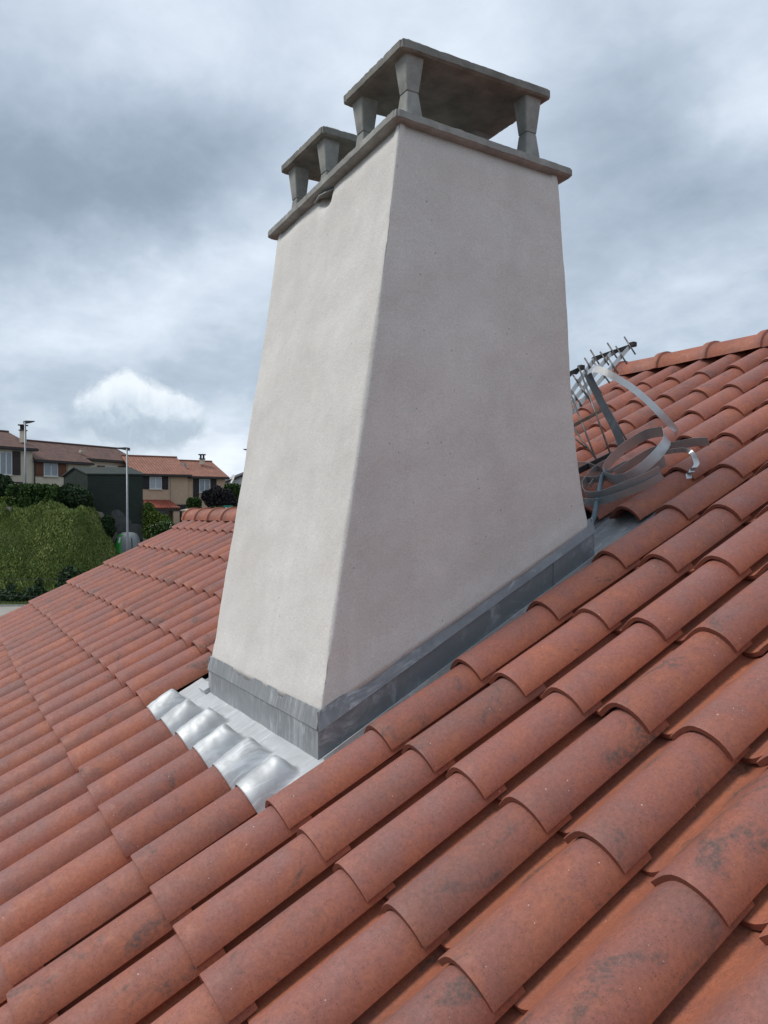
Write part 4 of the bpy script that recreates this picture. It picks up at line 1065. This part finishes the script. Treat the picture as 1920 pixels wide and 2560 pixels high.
window(hD, fD, 968, 497, 1047, 578, 2, M['glass_l']); panel('shutter', hD, fD, 923, 494, 966, 578, M['shutter_dk'], rails=True); panel('shutter', hD, fD, 1050, 497, 1089, 580, M['shutter_dk'], rails=True)
u, z = fD.hit(1108, 480); m = MB(); m.tube([fD.p(u, z, -.1), fD.p(u, zD, -.1)], .055, 8); m.build('downpipe', M['pipe'], hD)
(u0, z1), (u1, z0) = fD.hit(925, 646), fD.hit(1128, 680)
roof_slab('canopy', fD.p(u0, z0-.25, -1.5), fD.p(u1+.1, z0-.25, -1.5), fD.p(u0, z1, 0), fD.p(u1-.4, z1, 0), M['roof_awning'], hD)
m = MB(); m.box(fD.p(u0, z0-.55, -1.45), fD.ux*(u1-u0), fD.uy*.12, (0, 0, .2)); m.build('canopy_beam', M['gutter'], hD)
panel('garage_door', hD, fD, 1000, 690, 1094, 790, M['frame']); panel('doorway', hD, fD, 1130, 678, 1202, 800, M['shutter_dk'], -1.3, -.005)
u, z = fD.hit(1112, 690); m = MB(); m.box(fD.p(u-.3, zD, -1.4), fD.ux*.55, fD.uy*.3, (0, 0, z-zD)); m.build('pier', M['beige'], hD)
fE = Fac(1219, 71.4, 1460, 73.5)
hE = house('terraced_house', 'beige house with orange tiles and dark shutters behind the purple-leaved tree', fE, 488, 389, 1240, zD, 7.4, M['beige'], M['roof_red'], GR, hl=.1)
window(hE, fE, 1290, 512, 1360, 600, 2); panel('shutter', hE, fE, 1251, 508, 1289, 636, M['shutter_dk'], rails=True); panel('shutter', hE, fE, 1365, 512, 1402, 600, M['shutter_dk'], rails=True)
chimney_stack(hE, 1293, 1321, 378, 415, 74.5, None)
u, z = fE.hit(1195, 425, 1.8); m = MB(); m.tube([fD.p(fD.hit(1195, 430, 2.0)[0], fD.hit(1195, 430, 2.0)[1]-.1, 2.0), fD.p(fD.hit(1195, 408, 2.0)[0], fD.hit(1195, 408, 2.0)[1], 2.0)], [.2, .16], 10); m.build('roof_cowl', M['galv'], hD)
# white house at the right, mostly behind the chimney
fW = Fac(1465, 80, 1800, 82)
(u0, za), (u1, zb_) = fW.hit(1462, 525), fW.hit(1575, 480)
e = empty('white_house', fW.p(3, zD, 2), 'white gabled house with satellite dish, half hidden behind the chimney', 'house', GR)
pk = 6.0; zp = za+(zb_-za)/(u1-u0)*(pk-u0)
m = MB(); m.prism([fW.p(u0+.15, zD), fW.p(u0+.15, za-.12), fW.p(pk, zp-.12), fW.p(2*pk-u0-.15, za-.12), fW.p(2*pk-u0-.15, zD)], fW.uy*6); m.build('wall', M['whitewall'], e)
roof_slab('roof', fW.p(u0, za, 6.2), fW.p(u0, za, -.25), fW.p(pk, zp, 6.2), fW.p(pk, zp, -.25), M['gutter'], e, .22)
roof_slab('roof', fW.p(2*pk-u0, za, -.25), fW.p(2*pk-u0, za, 6.2), fW.p(pk, zp-.003, -.25), fW.p(pk, zp-.003, 6.2), M['gutter'], e, .22)
ds = empty('satellite_dish', fW.p(*fW.hit(1500, 535), -.35), 'white satellite dish on the wall of the white gabled house', 'satellite dish')
dc = fW.p(*fW.hit(1503, 518), -.5); dn_ = (RT*-.75-FW*.5+Vector((0, 0, .35))).normalized(); du = dn_.orthogonal().normalized(); dv = dn_.cross(du)
V = [dc]; F = []
for j in range(1, 5):
    for k in range(18): V.append(dc+(du*cos(2*pi*k/18)+dv*sin(2*pi*k/18))*.55*j/4+dn_*.14*(j/4)**2)
for k in range(18):
    F.append((0, 1+k, 1+(k+1) % 18))
    for j in range(3): F.append((1+j*18+k, 1+(j+1)*18+k, 1+(j+1)*18+(k+1) % 18, 1+j*18+(k+1) % 18))
o = make('dish', V, F, M['white'], ds, True); o.modifiers.new('t', 'SOLIDIFY').thickness = .02
MB().tube([dc, fW.p(*fW.hit(1512, 532), .0)], .03, 6).build('bracket', M['galv'], ds); MB().tube([dc-dv*.3, dc+dn_*.55], .015, 6).build('feed_arm', M['galv'], ds)

# ------------------------------------------------------------------ green shed
sA, sB, sC = bgpt(568, 715, 56.0), bgpt(926, 715, 57.0), bgpt(413, 715, 59.5)
for v in (sA, sB, sC): v.z = 0
ux = (sB-sA); uy = (sC-sA)
zt = bgpt(568, 478, 56.0).z; zb = C.z-4.4; zpk = bgpt(490, 437, 57.7).z
e = empty('green_shed', sA+ux*.5+uy*.5+Vector((0, 0, zb)), 'tall dark green boarded shed with low gable roof, behind the street lamp', 'shed')
Z = lambda z: Vector((0, 0, z))
m = MB(); m.prism([sA+Z(zb), sA+Z(zt), sA+uy*.5+Z(zpk-.05), sC+Z(zt), sC+Z(zb)], ux); m.build('wall', M['shed'], e)
o_ = -uy.normalized()*.15; ol = -ux.normalized()*.12; dr = Z(-.15*(zpk-zt)/(uy.length/2))
roof_slab('roof', sA+o_+ol+dr+Z(zt+.05), sB+o_-ol+dr+Z(zt+.05), sA+uy*.5+ol+Z(zpk+.05), sB+uy*.5-ol+Z(zpk+.05), M['shedroof'], e, .09)
roof_slab('roof', sB+uy-o_-ol+dr+Z(zt+.05), sC-o_+ol+dr+Z(zt+.05), sB+uy*.5-ol+Z(zpk+.048), sA+uy*.5+ol+Z(zpk+.048), M['shedroof'], e, .09)
# bare grey blockwork showing low on the front wall
fS = Fac(568, 56.0, 926, 57.0)
poly = [(725, 720), (760, 708), (785, 722), (815, 752), (850, 785), (852, 800), (925, 806), (925, 905), (660, 905), (690, 830), (718, 770)]
m = MB(); m.prism([fS.p(*fS.hit(x, y), -.018) for x, y in poly], fS.uy*.016); m.build('bare_patch', M['patch'], e)

# ------------------------------------------------------------------ street furniture
def lamp(label, x, ytop, f, side, ln, zbase):
    t_ = bgpt(x, ytop, f); b_ = Vector((t_.x, t_.y, zbase))
    e = empty('street_lamp', b_, label, 'street lamp', 'street lamps along the road')
    MB().tube([b_, b_.lerp(t_, .3), t_], [.085, .075, .05], 10).build('pole', M['galv'], e, True)
    a = t_+Z(-.02); m = MB(); s_ = RT*side
    m.prism([a-s_*.12+Z(-.1), a-s_*.12+Z(.09), a+s_*.1+Z(.12), a+s_*ln+Z(.10), a+s_*(ln-.05)+Z(.05), a+s_*.25+Z(-.04)], FW*.26); m.build('lamp_head', M['lampdark'], e)
    m = MB(); m.box(a+s_*.22+FW*.05+Z(.005), s_*(ln-.4), FW*.15, Z(.02)); m.build('lens', M['frame'], e)
    return e
gzl = lambda x, f: C.z+ground_z((crop(x, 0)[0]-960)/FL*f, f)
lamp('thin grey street lamp rising in front of the cream house at left', 162, 142, 56.5, 1, .62, gzl(162, 56.5))
lamp('grey street lamp standing in front of the dark green shed', 823, 316, 50.5, -1, 1.75*.45, gzl(823, 50.5))
lamp('street lamp whose dark head peeks out beside the chimney', 1645, 325, 50, -1, .78*.9, gzl(1645, 50))
# recycling bin
bc = bgpt(830, 860, 55); zb = C.z+ground_z((crop(830, 0)[0]-960)/FL*55, 55)
zt = bgpt(830, 855, 55).z; bw = 155*640/1659/FL*55/2
e = empty('recycling_bin', Vector((bc.x, bc.y, zb)), 'rounded grey recycling bin with green panel at the foot of the lamp', 'bin')
V = []; F = []; K = 24; lv = [(0, .86), (.08, .93), (.35, 1.0), (.62, .98), (.82, .86), (.93, .68), (.985, .42), (1.0, .0)]
for h, k in lv:
    for i in range(K):
        a = 2*pi*i/K; sx, sy = math.copysign(abs(cos(a))**.62, cos(a)), math.copysign(abs(sin(a))**.62, sin(a))
        V.append(Vector((bc.x, bc.y, zb+(zt-zb)*h))+RT*sx*bw*k+FW*sy*bw*.8*k)
for j in range(len(lv)-1):
    for i in range(K): F.append((j*K+i, j*K+(i+1) % K, (j+1)*K+(i+1) % K, (j+1)*K+i))
make('body', V, F, M['bin_g'], e, True)
def onbin(a, h, k):
    hs_ = [q[0] for q in lv]; ks = [q[1] for q in lv]; kk = float(np.interp(h, hs_, ks))*k
    sx, sy = math.copysign(abs(cos(a))**.62, cos(a)), math.copysign(abs(sin(a))**.62, sin(a))
    return Vector((bc.x, bc.y, zb+(zt-zb)*h))+RT*sx*bw*kk+FW*sy*bw*.8*kk
def patch_on_bin(name, a0, a1, h0, h1, mat, k=1.02, par=None):
    V = []; F = []; na, nh = 8, 6
    for j in range(nh+1):
        for i in range(na+1): V.append(onbin(lerp(a0, a1, i/na), lerp(h0, h1, j/nh), k))
    for j in range(nh):
        for i in range(na): a = j*(na+1)+i; F.append((a, a+1, a+na+2, a+na+1))
    o = make(name, V, F, mat, par or e, True); md = o.modifiers.new('t', 'SOLIDIFY'); md.thickness = .04; return o
gp = patch_on_bin('green_panel', pi*1.02, pi*1.45, .05, .93, M['bin_green'])
patch_on_bin('opening', pi*1.12, pi*1.24, .66, .80, M['bin_dark'], 1.045, gp)
patch_on_bin('notice', pi*1.36, pi*1.41, .66, .82, M['white'], 1.05, gp)
patch_on_bin('strap_band', pi*1.62, pi*1.65, .0, .97, M['bin_dark'], 1.025)
# gate piers, caps and the small green sign
for (x, y0, y1, f, lab) in ((1217, 706, 790, 58, 'beige gate pier with pale cap beside the dark doorway'), (1300, 716, 760, 57, 'pale pier cap just above the left end of the far ridge'), (1384, 718, 760, 57, 'pale pier cap above the middle of the far ridge'), (95, 541, 600, 56.5, 'pale pier cap behind the clipped hedge at left')):
    t_ = bgpt(x, y0, f); zg = C.z+ground_z((crop(x, 0)[0]-960)/FL*f, f); e = empty('gate_pier', Vector((t_.x, t_.y, zg)), lab, 'pier', 'pale garden piers')
    m = MB(); o = Vector((t_.x, t_.y, zg)); m.box(o-RT*.34-FW*.34, RT*.68, FW*.68, Z(t_.z-zg-.15)); m.build('shaft', M['beige'], e)
    m = MB(); q = o+Z(t_.z-zg-.15); a = [q+RT*sx*.45+FW*sy*.45 for sx, sy in ((-1, -1), (1, -1), (1, 1), (-1, 1))]
    m.add(a+[p+Z(.07) for p in a]+[q+Z(.17)], [(3, 2, 1, 0)]+[(i, (i+1) % 4, (i+1) % 4+4, i+4) for i in range(4)]+[(i+4, (i+1) % 4+4, 8) for i in range(4)]); m.build('pier_cap', M['pipe'], e)
e = empty('street_sign', Vector((bgpt(1479, 700, 54).x, bgpt(1479, 700, 54).y, gzl(1479, 54))), 'small green and white street sign above the far ridge', 'sign')
q = bgpt(1479, 709, 54); m = MB(); m.box(q-RT*.32-Z(.28), RT*.64, FW*.03, Z(.56)); m.build('panel', M['sign'], e)
m = MB(); m.box(q-RT*.20-Z(.20)-FW*.012, RT*.10, FW*.01, Z(.34)); m.box(q+RT*.05-Z(.16)-FW*.012, RT*.16, FW*.01, Z(.10)); m.build('symbol', M['white'], e)
m = MB(); m.tube([Vector((q.x, q.y, gzl(1479, 54)))+FW*.06, q+FW*.06+Z(.2)], .03, 6); m.build('post', M['galv'], e)
# garden wall at the left edge
a = bgpt(-80, 692, 51.8); b_ = bgpt(66, 692, 51.8); m = MB(); m.box(Vector((a.x, a.y, C.z-1.6)), b_-a, FW*.25, Z(a.z-C.z+1.6)); o = m.build('garden_wall', M['pave'])
tag(o, 'pale low garden wall below the bright hedge at the left edge', 'wall')
# overhead cables crossing low over the bank
for (y0, y1, f, lab) in ((1108, 1066, 26, 'upper black overhead cable crossing before the grassy bank'), (1196, 1190, 24, 'middle black overhead cable crossing before the grassy bank'), (1253, 1205, 23, 'lowest black overhead cable crossing before the grassy bank')):
    A, B = bgpt(-500, y0+8, f), bgpt(1100, y1+14, f*1.05); ps = [A.lerp(B, k/16)-Z(.35*(1-(2*k/16-1)**2)) for k in range(17)]
    o = MB().tube(ps, .011, 6).build('overhead_cable', M['wire'], None, True); tag(o, lab, 'cable', 'overhead cables')

for o in bpy.data.objects:
    if '_z' in o: del o['_z']
